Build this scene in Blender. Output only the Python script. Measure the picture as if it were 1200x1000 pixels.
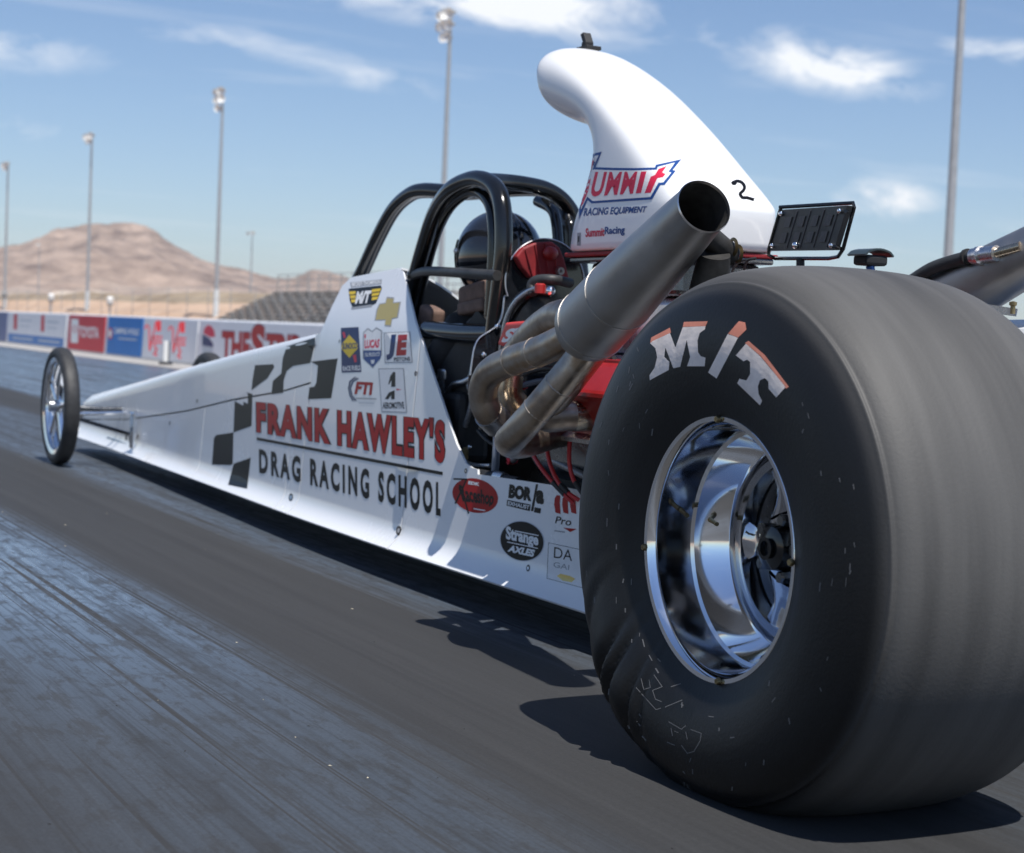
import bpy, bmesh, math, random
import numpy as np
from mathutils import Vector, Matrix
from mathutils.bvhtree import BVHTree
for o in list(bpy.data.objects): bpy.data.objects.remove(o)
SC = bpy.context.scene
COL = SC.collection
random.seed(7); RNG = np.random.default_rng(7)
R = math.radians
# ------------------------------------------------------------------ camera
FPX, PITCH, ROLL, YAW = 2045.93, .0530, .0423, .4753
CP = Vector((-2.2047, -2.2322, .6997))
FW = Vector((math.sin(YAW)*math.cos(PITCH), math.cos(YAW)*math.cos(PITCH), -math.sin(PITCH)))
_rt = Vector((math.cos(YAW), -math.sin(YAW), 0)); _up = _rt.cross(FW)
RT = _rt*math.cos(ROLL)+_up*math.sin(ROLL); UP = -_rt*math.sin(ROLL)+_up*math.cos(ROLL)
cam = bpy.data.cameras.new('camera'); camo = bpy.data.objects.new('camera', cam); COL.objects.link(camo)
M = Matrix((RT, UP, -FW)).transposed().to_4x4(); M.translation = CP
camo.matrix_world = M
cam.sensor_fit = 'HORIZONTAL'; cam.sensor_width = 36; cam.lens = FPX/1200*36
cam.clip_start = .05; cam.clip_end = 20000
cam.dof.use_dof = True; cam.dof.focus_distance = 3.15; cam.dof.aperture_fstop = 7.0
SC.camera = camo
SC.render.resolution_x = 1024; SC.render.resolution_y = 853
# ------------------------------------------------------------------ light
SUN_EL = R(65); SUN_DIR = Vector((-.02, -math.cos(SUN_EL), math.sin(SUN_EL))).normalized()   # towards the sun
sun = bpy.data.lights.new('sun', 'SUN'); sun.energy = 4.9; sun.angle = R(.53); sun.color = (1, .965, .91)
suno = bpy.data.objects.new('sun', sun); COL.objects.link(suno)
suno.rotation_euler = SUN_DIR.to_track_quat('Z', 'Y').to_euler()
SC.view_settings.view_transform = 'Standard'; SC.view_settings.look = 'None'
SC.view_settings.gamma = 1; SC.view_settings.use_curve_mapping = False; SC.view_settings.exposure = 0.25
def rayd(x, y): return FW + RT*((x-600)/FPX) - UP*((y-500)/FPX)
def atX(x, y, X): d = rayd(x, y); return CP + d*((X-CP.x)/d.x)
def atY(x, y, Y): d = rayd(x, y); return CP + d*((Y-CP.y)/d.y)
def atZ(x, y, Z): d = rayd(x, y); return CP + d*((Z-CP.z)/d.z)

W = bpy.data.worlds.new('World'); SC.world = W; W.use_nodes = True
def build_world():
    nt = W.node_tree; N = nt.nodes; L = nt.links; N.clear()
    def mth(op, a, b=None, c=None, clamp=False):
        n = N.new('ShaderNodeMath'); n.operation = op; n.use_clamp = clamp
        for i, v in enumerate((a, b, c)):
            if v is None: continue
            if isinstance(v, (int, float)): n.inputs[i].default_value = v
            else: L.new(v, n.inputs[i])
        return n.outputs[0]
    sky = N.new('ShaderNodeTexSky'); sky.sky_type = 'NISHITA'; sky.sun_disc = False
    sky.sun_elevation = SUN_EL; sky.sun_rotation = math.pi; sky.altitude = 600
    sky.air_density = 1.0; sky.dust_density = .3; sky.ozone_density = 1.0
    tc = N.new('ShaderNodeTexCoord'); sp = N.new('ShaderNodeSeparateXYZ'); L.new(tc.outputs['Generated'], sp.inputs[0])
    x, y, z = sp.outputs
    az = mth('ARCTAN2', x, y); el = mth('ARCSINE', z)
    # high wispy layer: direction projected on a flat cloud deck, stretched
    zz = mth('MAXIMUM', mth('ADD', z, .06), .03)
    cb = N.new('ShaderNodeCombineXYZ'); L.new(mth('DIVIDE', x, zz), cb.inputs[0]); L.new(mth('DIVIDE', y, zz), cb.inputs[1])
    mp = N.new('ShaderNodeMapping'); L.new(cb.outputs[0], mp.inputs[0]); mp.inputs['Scale'].default_value = (.55, 1.5, 1); mp.inputs['Rotation'].default_value = (0, 0, .5)
    n1 = N.new('ShaderNodeTexNoise'); L.new(mp.outputs[0], n1.inputs['Vector']); n1.inputs['Scale'].default_value = 1.1; n1.inputs['Detail'].default_value = 9; n1.inputs['Roughness'].default_value = .58; n1.inputs['Distortion'].default_value = .35
    wisp = mth('MULTIPLY', mth('SUBTRACT', n1.outputs[0], .56, clamp=True), 1.1)
    # cumulus patches placed by azimuth and elevation, broken up by noise
    cb2 = N.new('ShaderNodeCombineXYZ'); L.new(mth('MULTIPLY', az, 1.0), cb2.inputs[0]); L.new(mth('MULTIPLY', el, 2.4), cb2.inputs[1])
    n2 = N.new('ShaderNodeTexNoise'); L.new(cb2.outputs[0], n2.inputs['Vector']); n2.inputs['Scale'].default_value = 15; n2.inputs['Detail'].default_value = 10; n2.inputs['Roughness'].default_value = .62; n2.inputs['Distortion'].default_value = .5
    tot = None
    for (px, py, rx, ry, g, tilt) in [(975, 78, 92, 28, 1.0, .12), (1035, 236, 55, 24, .95, 0), (590, 4, 230, 32, .92, .03), (420, 88, 120, 20, .36, .1),
                              (40, 56, 90, 22, .5, 0), (1170, 58, 60, 18, .55, 0), (30, 150, 60, 16, .4, 0), (250, 40, 120, 18, .26, 0), (980, -160, 200, 60, 1, 0), (200, -150, 240, 50, .8, 0), (-250, 60, 160, 40, .8, 0), (1500, 120, 180, 40, .9, 0)]:
        d = rayd(px, py).normalized(); a0 = math.atan2(d.x, d.y); e0 = math.asin(d.z)
        u = mth('SUBTRACT', az, a0); v = mth('SUBTRACT', el, e0)
        v = mth('ADD', v, mth('MULTIPLY', u, tilt+ROLL))
        q = mth('ADD', mth('POWER', mth('DIVIDE', u, rx/FPX), 2), mth('POWER', mth('DIVIDE', v, ry/FPX), 2))
        e = mth('MULTIPLY', mth('EXPONENT', mth('MULTIPLY', q, -1)), g)
        tot = e if tot is None else mth('ADD', tot, e)
    cum = mth('MULTIPLY', mth('SUBTRACT', mth('MULTIPLY', tot, mth('ADD', mth('MULTIPLY', n2.outputs[0], 4.2), -1.35)), .14, clamp=True), 1.3)
    mask = mth('MINIMUM', mth('ADD', cum, wisp), .93, clamp=True)
    fade = mth('MULTIPLY', el, 14, clamp=True)
    mask = mth('MULTIPLY', mask, fade)
    mix = N.new('ShaderNodeMixRGB'); L.new(mask, mix.inputs[0]); tn = N.new('ShaderNodeMixRGB'); tn.blend_type = 'MULTIPLY'; tn.inputs[0].default_value = 1; tn.inputs[2].default_value = (.76, .845, .985, 1); L.new(sky.outputs[0], tn.inputs[1]); L.new(tn.outputs[0], mix.inputs[1]); mix.inputs[2].default_value = (8.9, 9.1, 9.4, 1)
    bg = N.new('ShaderNodeBackground'); L.new(mix.outputs[0], bg.inputs[0]); bg.inputs[1].default_value = .10
    out = N.new('ShaderNodeOutputWorld'); L.new(bg.outputs[0], out.inputs[0])
build_world()

# ------------------------------------------------------------------ materials
MATS = {}
def mat(name, col, rough=.5, metal=0., nscale=0, namt=.0, bump=0., bscale=60, coat=0., spec=.5, rvar=0., stretch=(1, 1, 1), emit=None):
    if name in MATS: return MATS[name]
    m = bpy.data.materials.new(name); m.use_nodes = True; MATS[name] = m
    nt = m.node_tree; N = nt.nodes; L = nt.links; b = N['Principled BSDF']
    b.inputs['Base Color'].default_value = (*col, 1); b.inputs['Roughness'].default_value = rough; b.inputs['Metallic'].default_value = metal
    b.inputs['Specular IOR Level'].default_value = spec
    if coat: b.inputs['Coat Weight'].default_value = coat; b.inputs['Coat Roughness'].default_value = .04
    if nscale or bump or rvar:
        tc = N.new('ShaderNodeTexCoord'); mp = N.new('ShaderNodeMapping'); L.new(tc.outputs['Object'], mp.inputs[0]); mp.inputs['Scale'].default_value = stretch
    if nscale:
        n = N.new('ShaderNodeTexNoise'); L.new(mp.outputs[0], n.inputs['Vector']); n.inputs['Scale'].default_value = nscale; n.inputs['Detail'].default_value = 7; n.inputs['Roughness'].default_value = .6
        if namt:
            hi = tuple(min(1, c*(1+namt)) for c in col); lo = tuple(c*(1-namt) for c in col)
            r = N.new('ShaderNodeValToRGB'); L.new(n.outputs[0], r.inputs[0]); r.color_ramp.elements[0].position = .32; r.color_ramp.elements[1].position = .68
            r.color_ramp.elements[0].color = (*lo, 1); r.color_ramp.elements[1].color = (*hi, 1); L.new(r.outputs[0], b.inputs['Base Color'])
        if rvar:
            mr = N.new('ShaderNodeMapRange'); L.new(n.outputs[0], mr.inputs[0]); mr.inputs[1].default_value = .3; mr.inputs[2].default_value = .7
            mr.inputs[3].default_value = max(.02, rough-rvar); mr.inputs[4].default_value = min(1, rough+rvar); L.new(mr.outputs[0], b.inputs['Roughness'])
    if bump:
        n3 = N.new('ShaderNodeTexNoise'); L.new(mp.outputs[0], n3.inputs['Vector']); n3.inputs['Scale'].default_value = bscale; n3.inputs['Detail'].default_value = 6
        bp = N.new('ShaderNodeBump'); bp.inputs['Strength'].default_value = bump; bp.inputs['Distance'].default_value = .01; L.new(n3.outputs[0], bp.inputs['Height']); L.new(bp.outputs[0], b.inputs['Normal'])
    return m
WHITE = mat('white_paint', (.78, .79, .80), .26, nscale=3, namt=.012, rvar=.025, coat=.35)
WHITE2 = mat('white_gelcoat', (.80, .80, .80), .3, nscale=4, namt=.01, rvar=.03, coat=.3)
BLACKP = mat('black_powder_coat', (.007, .0075, .008), .16, nscale=30, rvar=.05, coat=.3)
BLACKM = mat('black_matte', (.015, .015, .016), .6, nscale=40, namt=.3)
FABRIC = mat('black_fabric', (.02, .02, .022), .85, nscale=60, namt=.4, bump=.3, bscale=300)
BROWN = mat('brown_padding', (.17, .105, .08), .75, nscale=40, namt=.25, bump=.25, bscale=200)
CHROME = mat('chrome', (.86, .87, .89), .06, 1, nscale=14, rvar=.03)
ALU = mat('brushed_aluminium', (.62, .62, .63), .3, 1, nscale=50, rvar=.1, stretch=(1, 8, 1))
DARKCH = mat('dark_metal', (.16, .165, .17), .25, 1, nscale=20, rvar=.1)
STEEL = mat('header_steel', (.40, .345, .295), .38, 1, nscale=11, namt=.22, rvar=.12)
STEEL2 = mat('collector_steel', (.40, .385, .37), .46, 1, nscale=7, namt=.16, rvar=.1)
STEELIN = mat('sooty_steel', (.05, .048, .046), .7, .6, nscale=30, namt=.4)
def heat_steel():
    m = bpy.data.materials.new('heat_stained_steel'); m.use_nodes = True; nt = m.node_tree; N = nt.nodes; L = nt.links; b = N['Principled BSDF']; b.inputs['Metallic'].default_value = 1
    tc = N.new('ShaderNodeTexCoord'); n = N.new('ShaderNodeTexNoise'); L.new(tc.outputs['Object'], n.inputs['Vector']); n.inputs['Scale'].default_value = 7; n.inputs['Detail'].default_value = 6; n.inputs['Roughness'].default_value = .6
    r = N.new('ShaderNodeValToRGB'); L.new(n.outputs[0], r.inputs[0]); e = r.color_ramp.elements; e[0].position = .30; e[0].color = (.20, .155, .125, 1); e[1].position = .72; e[1].color = (.30, .29, .32, 1)
    for p, c in ((.44, (.36, .30, .245, 1)), (.55, (.46, .40, .335, 1)), (.63, (.40, .30, .21, 1))): q = e.new(p); q.color = c
    L.new(r.outputs[0], b.inputs['Base Color']); n2 = N.new('ShaderNodeTexNoise'); L.new(tc.outputs['Object'], n2.inputs['Vector']); n2.inputs['Scale'].default_value = 60; n2.inputs['Detail'].default_value = 5
    mr = N.new('ShaderNodeMapRange'); L.new(n2.outputs[0], mr.inputs[0]); mr.inputs[1].default_value = .3; mr.inputs[2].default_value = .7; mr.inputs[3].default_value = .3; mr.inputs[4].default_value = .52; L.new(mr.outputs[0], b.inputs['Roughness']); return m
STEEL = heat_steel()
HEAT = mat('heat_tinted_steel', (.55, .45, .33), .28, 1, nscale=12, namt=.2, rvar=.1)
RED = mat('red_paint', (.30, .010, .009), .42, nscale=14, namt=.12, coat=.2)
REDR = mat('red_rubber', (.55, .03, .035), .4)
DRED = mat('dark_red', (.22, .012, .015), .6, nscale=25, namt=.3)
GOLD = mat('gold_foil', (.62, .46, .14), .35, .5)
BRASS = mat('brass', (.30, .23, .12), .45, 1, nscale=60, namt=.3)
def stick(name, c, rough=.33): return mat('vinyl_'+name, c, rough, nscale=30, namt=.04, spec=.12)
VBLACK = stick('black', (.006, .006, .007)); VRED = stick('red', (.38, .008, .010)); VRED2 = stick('bright_red', (.62, .03, .075)); VBLUE = stick('blue', (.02, .07, .25))
VNAVY = stick('navy', (.018, .035, .12)); VYEL = stick('yellow', (.75, .52, .03)); VWHITE = stick('white', (.78, .78, .78)); VGREY = stick('grey', (.3, .31, .33)); VSBLUE = stick('strong_blue', (.02, .15, .45))
VRIM = stick('sky_grey', (.45, .48, .53))
LETW = mat('tyre_letter_white', (.80, .71, .65), .8, nscale=30, namt=.12, bump=.1); LETR = mat('tyre_letter_red', (.75, .27, .18), .8, nscale=30, namt=.1)
NIB = mat('worn_rubber_nib', (.12, .12, .122), .75)

def rubber_mat():
    m = bpy.data.materials.new('slick_rubber'); m.use_nodes = True; nt = m.node_tree; N = nt.nodes; L = nt.links; b = N['Principled BSDF']
    tc = N.new('ShaderNodeTexCoord'); sp = N.new('ShaderNodeSeparateXYZ'); L.new(tc.outputs['Object'], sp.inputs[0])
    def mth(op, a, c=None):
        n = N.new('ShaderNodeMath'); n.operation = op
        for i, v in enumerate((a, c)):
            if v is None: continue
            if isinstance(v, (int, float)): n.inputs[i].default_value = v
            else: L.new(v, n.inputs[i])
        return n.outputs[0]
    rad = mth('SQRT', mth('ADD', mth('POWER', sp.outputs[1], 2), mth('POWER', sp.outputs[2], 2)))
    ang = mth('ARCTAN2', sp.outputs[1], sp.outputs[2])
    cb = N.new('ShaderNodeCombineXYZ'); L.new(sp.outputs[0], cb.inputs[0]); L.new(mth('MULTIPLY', ang, .035), cb.inputs[1]); L.new(rad, cb.inputs[2])
    n = N.new('ShaderNodeTexNoise'); L.new(cb.outputs[0], n.inputs['Vector']); n.inputs['Scale'].default_value = 15; n.inputs['Detail'].default_value = 6; n.inputs['Roughness'].default_value = .52
    tread = N.new('ShaderNodeMapRange'); L.new(rad, tread.inputs[0]); tread.inputs[1].default_value = .385; tread.inputs[2].default_value = .428; tread.interpolation_type = 'SMOOTHSTEP'
    r1 = N.new('ShaderNodeValToRGB'); L.new(n.outputs[0], r1.inputs[0]); e = r1.color_ramp.elements; e[0].position = .33; e[1].position = .68
    e[0].color = (.056, .0545, .053, 1); e[1].color = (.104, .101, .097, 1)          # scuffed tread
    r2 = N.new('ShaderNodeValToRGB'); L.new(n.outputs[0], r2.inputs[0]); e = r2.color_ramp.elements; e[0].position = .3; e[1].position = .75
    e[0].color = (.005, .005, .0055, 1); e[1].color = (.012, .012, .0125, 1)       # sidewall
    mx = N.new('ShaderNodeMixRGB'); L.new(tread.outputs[0], mx.inputs[0]); L.new(r2.outputs[0], mx.inputs[1]); L.new(r1.outputs[0], mx.inputs[2]); L.new(mx.outputs[0], b.inputs['Base Color'])
    rr = N.new('ShaderNodeMapRange'); L.new(tread.outputs[0], rr.inputs[0]); rr.inputs[3].default_value = .46; rr.inputs[4].default_value = .62; L.new(rr.outputs[0], b.inputs['Roughness'])
    b.inputs['Specular IOR Level'].default_value = .36
    n3 = N.new('ShaderNodeTexNoise'); L.new(tc.outputs['Object'], n3.inputs['Vector']); n3.inputs['Scale'].default_value = 180; n3.inputs['Detail'].default_value = 4
    ad = mth('ADD', mth('MULTIPLY', n.outputs[0], 1.0), mth('MULTIPLY', n3.outputs[0], .25))
    bp = N.new('ShaderNodeBump'); bp.inputs['Strength'].default_value = .35; bp.inputs['Distance'].default_value = .004; L.new(ad, bp.inputs['Height']); L.new(bp.outputs[0], b.inputs['Normal'])
    return m
RUBBER = rubber_mat()
RUBBERF = mat('front_rubber', (.028, .028, .029), .6, nscale=30, namt=.3, bump=.1)

# ------------------------------------------------------------------ mesh helpers
def link(o, parent=None):
    COL.objects.link(o)
    if parent is not None: o.parent = parent
    return o
def mesh(name, V, F, m, parent=None, smooth=False, mats=None, idx=None, sharp=None):
    me = bpy.data.meshes.new(name); me.from_pydata([tuple(v) for v in V], [], F); me.update()
    for mm in (mats or [m]): me.materials.append(mm)
    if idx is not None: me.polygons.foreach_set('material_index', idx)
    if smooth: me.polygons.foreach_set('use_smooth', [True]*len(me.polygons))
    bm = bmesh.new(); bm.from_mesh(me)
    if not name.startswith(('sticker', 'lettering', 'number')): bmesh.ops.recalc_face_normals(bm, faces=bm.faces)
    if smooth and sharp:
        for e in bm.edges:
            if len(e.link_faces) == 2 and e.calc_face_angle(0) > sharp: e.smooth = False
    bm.to_mesh(me); bm.free()
    return link(bpy.data.objects.new(name, me), parent)
def tag(o, label=None, cat=None, group=None, kind=None):
    if label: o['label'] = label
    if cat: o['category'] = cat
    if group: o['group'] = group
    if kind: o['kind'] = kind
    return o
def empty(name, loc=(0, 0, 0), rz=0, parent=None):
    o = bpy.data.objects.new(name, None); o.location = loc; o.rotation_euler = (0, 0, rz); o.empty_display_size = .2
    return link(o, parent)
class MB:
    def __init__(s): s.V = []; s.F = []; s.I = []
    def add(s, V, F, i=0):
        k = len(s.V); s.V += [tuple(v) for v in V]; s.F += [[a+k for a in f] for f in F]; s.I += [i]*len(F)
    def box(s, a, b, i=0, bev=0):
        (x0, y0, z0), (x1, y1, z1) = a, b
        if bev:
            bm = bmesh.new(); bmesh.ops.create_cube(bm, size=1)
            for v in bm.verts: v.co = Vector(((x0+x1)/2+v.co.x*(x1-x0), (y0+y1)/2+v.co.y*(y1-y0), (z0+z1)/2+v.co.z*(z1-z0)))
            bmesh.ops.bevel(bm, geom=bm.edges[:], offset=bev, segments=2, affect='EDGES', profile=.5)
            bm.verts.index_update(); s.add([v.co[:] for v in bm.verts], [[v.index for v in f.verts] for f in bm.faces], i); bm.free(); return
        V = [(x0, y0, z0), (x1, y0, z0), (x1, y1, z0), (x0, y1, z0), (x0, y0, z1), (x1, y0, z1), (x1, y1, z1), (x0, y1, z1)]
        s.add(V, [(0, 3, 2, 1), (4, 5, 6, 7), (0, 1, 5, 4), (1, 2, 6, 5), (2, 3, 7, 6), (3, 0, 4, 7)], i)
    def tube(s, pts, r, n=12, i=0, smoothpath=0, caps=True):
        P = [Vector(p) for p in pts]
        rr = list(r) if isinstance(r, (list, tuple)) else [r]*len(P)
        if smoothpath: P, rr = catmull(P, rr, smoothpath)
        T = [(P[min(k+1, len(P)-1)]-P[max(k-1, 0)]).normalized() for k in range(len(P))]
        u = T[0].orthogonal().normalized(); V = []; F = []
        for k, p in enumerate(P):
            u = (u - T[k]*u.dot(T[k])).normalized(); v = T[k].cross(u)
            for a in range(n):
                t = 2*math.pi*a/n; V.append(p+(u*math.cos(t)+v*math.sin(t))*rr[k])
        for k in range(len(P)-1):
            for a in range(n): F.append((k*n+a, k*n+(a+1) % n, (k+1)*n+(a+1) % n, (k+1)*n+a))
        if caps: F.append(tuple(range(n-1, -1, -1))); F.append(tuple((len(P)-1)*n+a for a in range(n)))
        s.add(V, F, i)
    def lathe(s, prof, c=(0, 0, 0), axis='X', n=48, i=0, closed=False):
        V = []; F = []; m = len(prof)
        for k in range(n):
            t = 2*math.pi*k/n; ct, st = math.cos(t), math.sin(t)
            for (a, r) in prof:
                p = {'X': (a, r*ct, r*st), 'Y': (r*st, a, r*ct), 'Z': (r*ct, r*st, a)}[axis]
                V.append((p[0]+c[0], p[1]+c[1], p[2]+c[2]))
        for k in range(n):
            q = (k+1) % n
            for a in range(m if closed else m-1): F.append((k*m+a, k*m+(a+1) % m, q*m+(a+1) % m, q*m+a))
        s.add(V, F, i)
    def ell(s, c, rad, nu=20, nv=12, i=0):
        V = []; F = []
        for a in range(nv+1):
            p = math.pi*a/nv
            for b in range(nu):
                t = 2*math.pi*b/nu; V.append((c[0]+rad[0]*math.sin(p)*math.cos(t), c[1]+rad[1]*math.sin(p)*math.sin(t), c[2]+rad[2]*math.cos(p)))
        for a in range(nv):
            for b in range(nu): F.append((a*nu+b, a*nu+(b+1) % nu, (a+1)*nu+(b+1) % nu, (a+1)*nu+b))
        s.add(V, F, i)
    def grid(s, G, thick=0, i=0):
        n, m = len(G), len(G[0]); G = [[Vector(p) for p in r] for r in G]
        V = [p for r in G for p in r]; F = [(a*m+b, (a+1)*m+b, (a+1)*m+b+1, a*m+b+1) for a in range(n-1) for b in range(m-1)]
        if thick:
            Nn = []
            for a in range(n):
                for b in range(m):
                    da = G[min(a+1, n-1)][b]-G[max(a-1, 0)][b]; db = G[a][min(b+1, m-1)]-G[a][max(b-1, 0)]
                    c = da.cross(db); Nn.append(c.normalized() if c.length > 1e-12 else Vector((0, 0, 0)))
            k = n*m; V = V+[V[j]-Nn[j]*thick for j in range(k)]
            F = F+[tuple(k+q for q in f[::-1]) for f in F]
            for a in range(n-1): F += [(a*m, k+a*m, k+(a+1)*m, (a+1)*m), (a*m+m-1, (a+1)*m+m-1, k+(a+1)*m+m-1, k+a*m+m-1)]
            for b in range(m-1): F += [(b, b+1, k+b+1, k+b), ((n-1)*m+b, k+(n-1)*m+b, k+(n-1)*m+b+1, (n-1)*m+b+1)]
        s.add(V, F, i)
    def build(s, name, m, parent=None, smooth=False, sharp=R(35), org=None):
        ms = m if isinstance(m, list) else [m]
        V = s.V if org is None else [(v[0]-org[0], v[1]-org[1], v[2]-org[2]) for v in s.V]
        o = mesh(name, V, s.F, None, parent, smooth, ms, s.I, sharp)
        if org is not None: o.location = org
        return o
def catmull(P, rr, k):
    out = []; ro = []
    for j in range(len(P)-1):
        p0, p1, p2, p3 = P[max(j-1, 0)], P[j], P[j+1], P[min(j+2, len(P)-1)]
        for q in range(k):
            t = q/k; t2 = t*t; t3 = t2*t
            out.append(.5*((2*p1)+(p2-p0)*t+(2*p0-5*p1+4*p2-p3)*t2+(3*p1-p0-3*p2+p3)*t3)); ro.append(rr[j]*(1-t)+rr[j+1]*t)
    out.append(P[-1]); ro.append(rr[-1]); return out, ro
def tube(name, pts, r, m, parent, n=14, sp=8, caps=True):
    b = MB(); b.tube(pts, r, n, 0, sp, caps); return b.build(name, m, parent, True, R(50))
def mirrorX(o, parent=None, name=None):
    me = o.data.copy()
    for v in me.vertices: v.co.x = -v.co.x
    me.flip_normals(); c = bpy.data.objects.new(name or o.name.split('.')[0], me); c.location = (-o.location.x, o.location.y, o.location.z)
    return link(c, parent if parent is not None else o.parent)

# ------------------------------------------------------------------ stickers: flat print laid on a surface
_TXT = {}
def text2d(body, bold=0., shear=0., space=1.):
    key = (body, bold, shear, space)
    if key in _TXT: return _TXT[key]
    cu = bpy.data.curves.new('t', 'FONT'); cu.body = body; cu.offset = bold; cu.shear = shear; cu.space_character = space; cu.resolution_u = 3; cu.fill_mode = 'FRONT' if hasattr(cu, 'fill_mode') else cu.fill_mode
    ob = bpy.data.objects.new('t', cu); COL.objects.link(ob); dg = bpy.context.evaluated_depsgraph_get(); dg.update()
    me = bpy.data.meshes.new_from_object(ob.evaluated_get(dg)); V = [(v.co.x, v.co.y) for v in me.vertices]; F = [tuple(p.vertices) for p in me.polygons]
    bpy.data.objects.remove(ob); bpy.data.curves.remove(cu); bpy.data.meshes.remove(me)
    ys = [v[1] for v in V]; y0, y1 = np.percentile(ys, 2), np.percentile(ys, 98); h = y1-y0      # offset outlines can throw a stray spike: bound by the bulk
    V = [(v[0], min(max(v[1], y0-.12*h), y1+.12*h)) for v in V]; xs = [v[0] for v in V]; x0, x1 = min(xs), max(xs)
    if len(xs) > 40:
        a0, a1 = np.percentile(xs, .7), np.percentile(xs, 99.3); x0, x1 = max(x0, a0-.25*h), min(x1, a1+.25*h); V = [(min(max(v[0], x0), x1), v[1]) for v in V]
    _TXT[key] = ([((v[0]-x0)/(x1-x0), (v[1]-y0)/(y1-y0)) for v in V], F); return _TXT[key]
class Sticker:
    def __init__(s, targets, z=None, curved=False, off=.0004):
        s.bv = []; s.curved = curved; s.off = off
        for o in targets:
            me = o.data; l = o.matrix_world if False else Matrix.Translation(o.location)
            s.bv.append(BVHTree.FromPolygons([l@v.co for v in me.vertices], [tuple(p.vertices) for p in me.polygons]))
        s.V = []; s.F = []; s.I = []; s.m = []; s.z = z; s.last = None; s.fix = 99
    def T(s, p):            # magnified crop coordinates -> photograph pixels
        if s.z is None: return p
        ox, oy, k = s.z; return (ox+p[0]/k, oy+p[1]/k)
    def cast(s, x, y):
        d = rayd(x, y).normalized(); best = None
        for b in s.bv:
            h = b.ray_cast(CP, d)
            if h[0] is not None and (best is None or h[3] < best[3]): best = h
        return d, best
    def hit(s, x, y, lay):
        d, best = s.cast(x, y)
        if best is None and s.curved:                    # just past the outline of a rounded body: slide back on to it
            for k in range(1, 40):
                d2, best = s.cast(x+k*.5, y)
                if best is not None: break
        if best is None and s.last is None:
            h = min((b.find_nearest(CP+d*3) for b in s.bv), key=lambda q: q[3]); s.last = (h[0], h[1])
        if best is not None:
            p, n = best[0], best[1]
            if n.dot(d) > 0: n = -n
            if s.last is not None and not s.curved and n.dot(s.last[1]) < .3: best = None      # the rim of a panel gap: bridge it flat
        if best is None:
            p0, n0 = s.last; t = (p0-CP).dot(n0)/d.dot(n0); p, n = CP+d*t, n0
        elif n.dot(d) < -.05: s.last = (p, n)
        return p+n*(s.off+.0002*lay)
    def mi(s, m):
        if m not in s.m: s.m.append(m)
        return s.m.index(m)
    def raw(s, P, F, m, lay=0):
        k = len(s.V); s.V += [s.hit(*p, lay) for p in P]; s.F += [tuple(a+k for a in f) for f in F]; s.I += [s.mi(m)]*len(F); return s
    def poly(s, P, m, lay=0, step=5):
        step = min(step, s.fix); P = [s.T(p) for p in P]
        if step:                       # curved surface: triangulate and refine
            bm = bmesh.new(); f = bm.faces.new([bm.verts.new((p[0], p[1], 0)) for p in P]); f.normal_update(); bmesh.ops.triangulate(bm, faces=[f])
            for it in range(6):
                es = [e for e in bm.edges if e.calc_length() > step]
                if not es: break
                bmesh.ops.subdivide_edges(bm, edges=es, cuts=1); bm.normal_update(); bmesh.ops.triangulate(bm, faces=bm.faces[:])
            bm.verts.index_update(); s.raw([(v.co.x, v.co.y) for v in bm.verts], [[v.index for v in f.verts] for f in bm.faces], m, lay); bm.free(); return s
        return s.raw(P, [tuple(range(len(P)))], m, lay)
    def ellipse(s, c, rx, ry, tilt, m, lay=0, n=40):
        ct, st = math.cos(tilt), math.sin(tilt)
        return s.poly([(c[0]+rx*math.cos(t)*ct-ry*math.sin(t)*st, c[1]+rx*math.cos(t)*st+ry*math.sin(t)*ct) for t in [2*math.pi*k/n for k in range(n)]], m, lay)
    def line(s, P, w, m, lay=0):
        P = [Vector(p) for p in P]
        for a, b in zip(P[:-1], P[1:]):
            d = (b-a).normalized(); n = Vector((-d.y, d.x))*w/2; e = d*w*.3
            s.poly([(a-n-e)[:], (b-n+e)[:], (b+n+e)[:], (a+n-e)[:]], m, lay)
        return s
    def text(s, body, q, m, lay=1, bold=0., shear=0., step=5, grow=0, space=1.):
        step = min(step, s.fix); V, F = text2d(body, bold, shear, space); TL, TR, BR, BL = [Vector(s.T(p)) for p in q]
        P = []
        for u, v in V:
            if grow: u = -grow+u*(1+2*grow); v = -grow*2+v*(1+4*grow)
            P.append(((TL*(1-u)+TR*u)*v+(BL*(1-u)+BR*u)*(1-v))[:])
        if step:
            bm = bmesh.new(); vs = [bm.verts.new((p[0], p[1], 0)) for p in P]
            for f in F:
                try: bm.faces.new([vs[a] for a in f])
                except ValueError: pass
            bm.normal_update(); bmesh.ops.triangulate(bm, faces=bm.faces[:])
            for it in range(6):
                es = [e for e in bm.edges if e.calc_length() > step]
                if not es: break
                bmesh.ops.subdivide_edges(bm, edges=es, cuts=1); bm.normal_update(); bmesh.ops.triangulate(bm, faces=bm.faces[:])
            bm.verts.index_update(); P = [(v.co.x, v.co.y) for v in bm.verts]; F = [[v.index for v in f.verts] for f in bm.faces]; bm.free()
        return s.raw(P, F, m, lay)
    def build(s, name, parent, label=None):
        org = parent.location if parent is not None else Vector()
        par = parent; tot = Vector()
        while par is not None: tot += par.location; par = par.parent
        o = mesh(name, [v-tot for v in s.V], s.F, None, parent, False, s.m, s.I)
        if label: o['label'] = label
        return o
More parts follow.
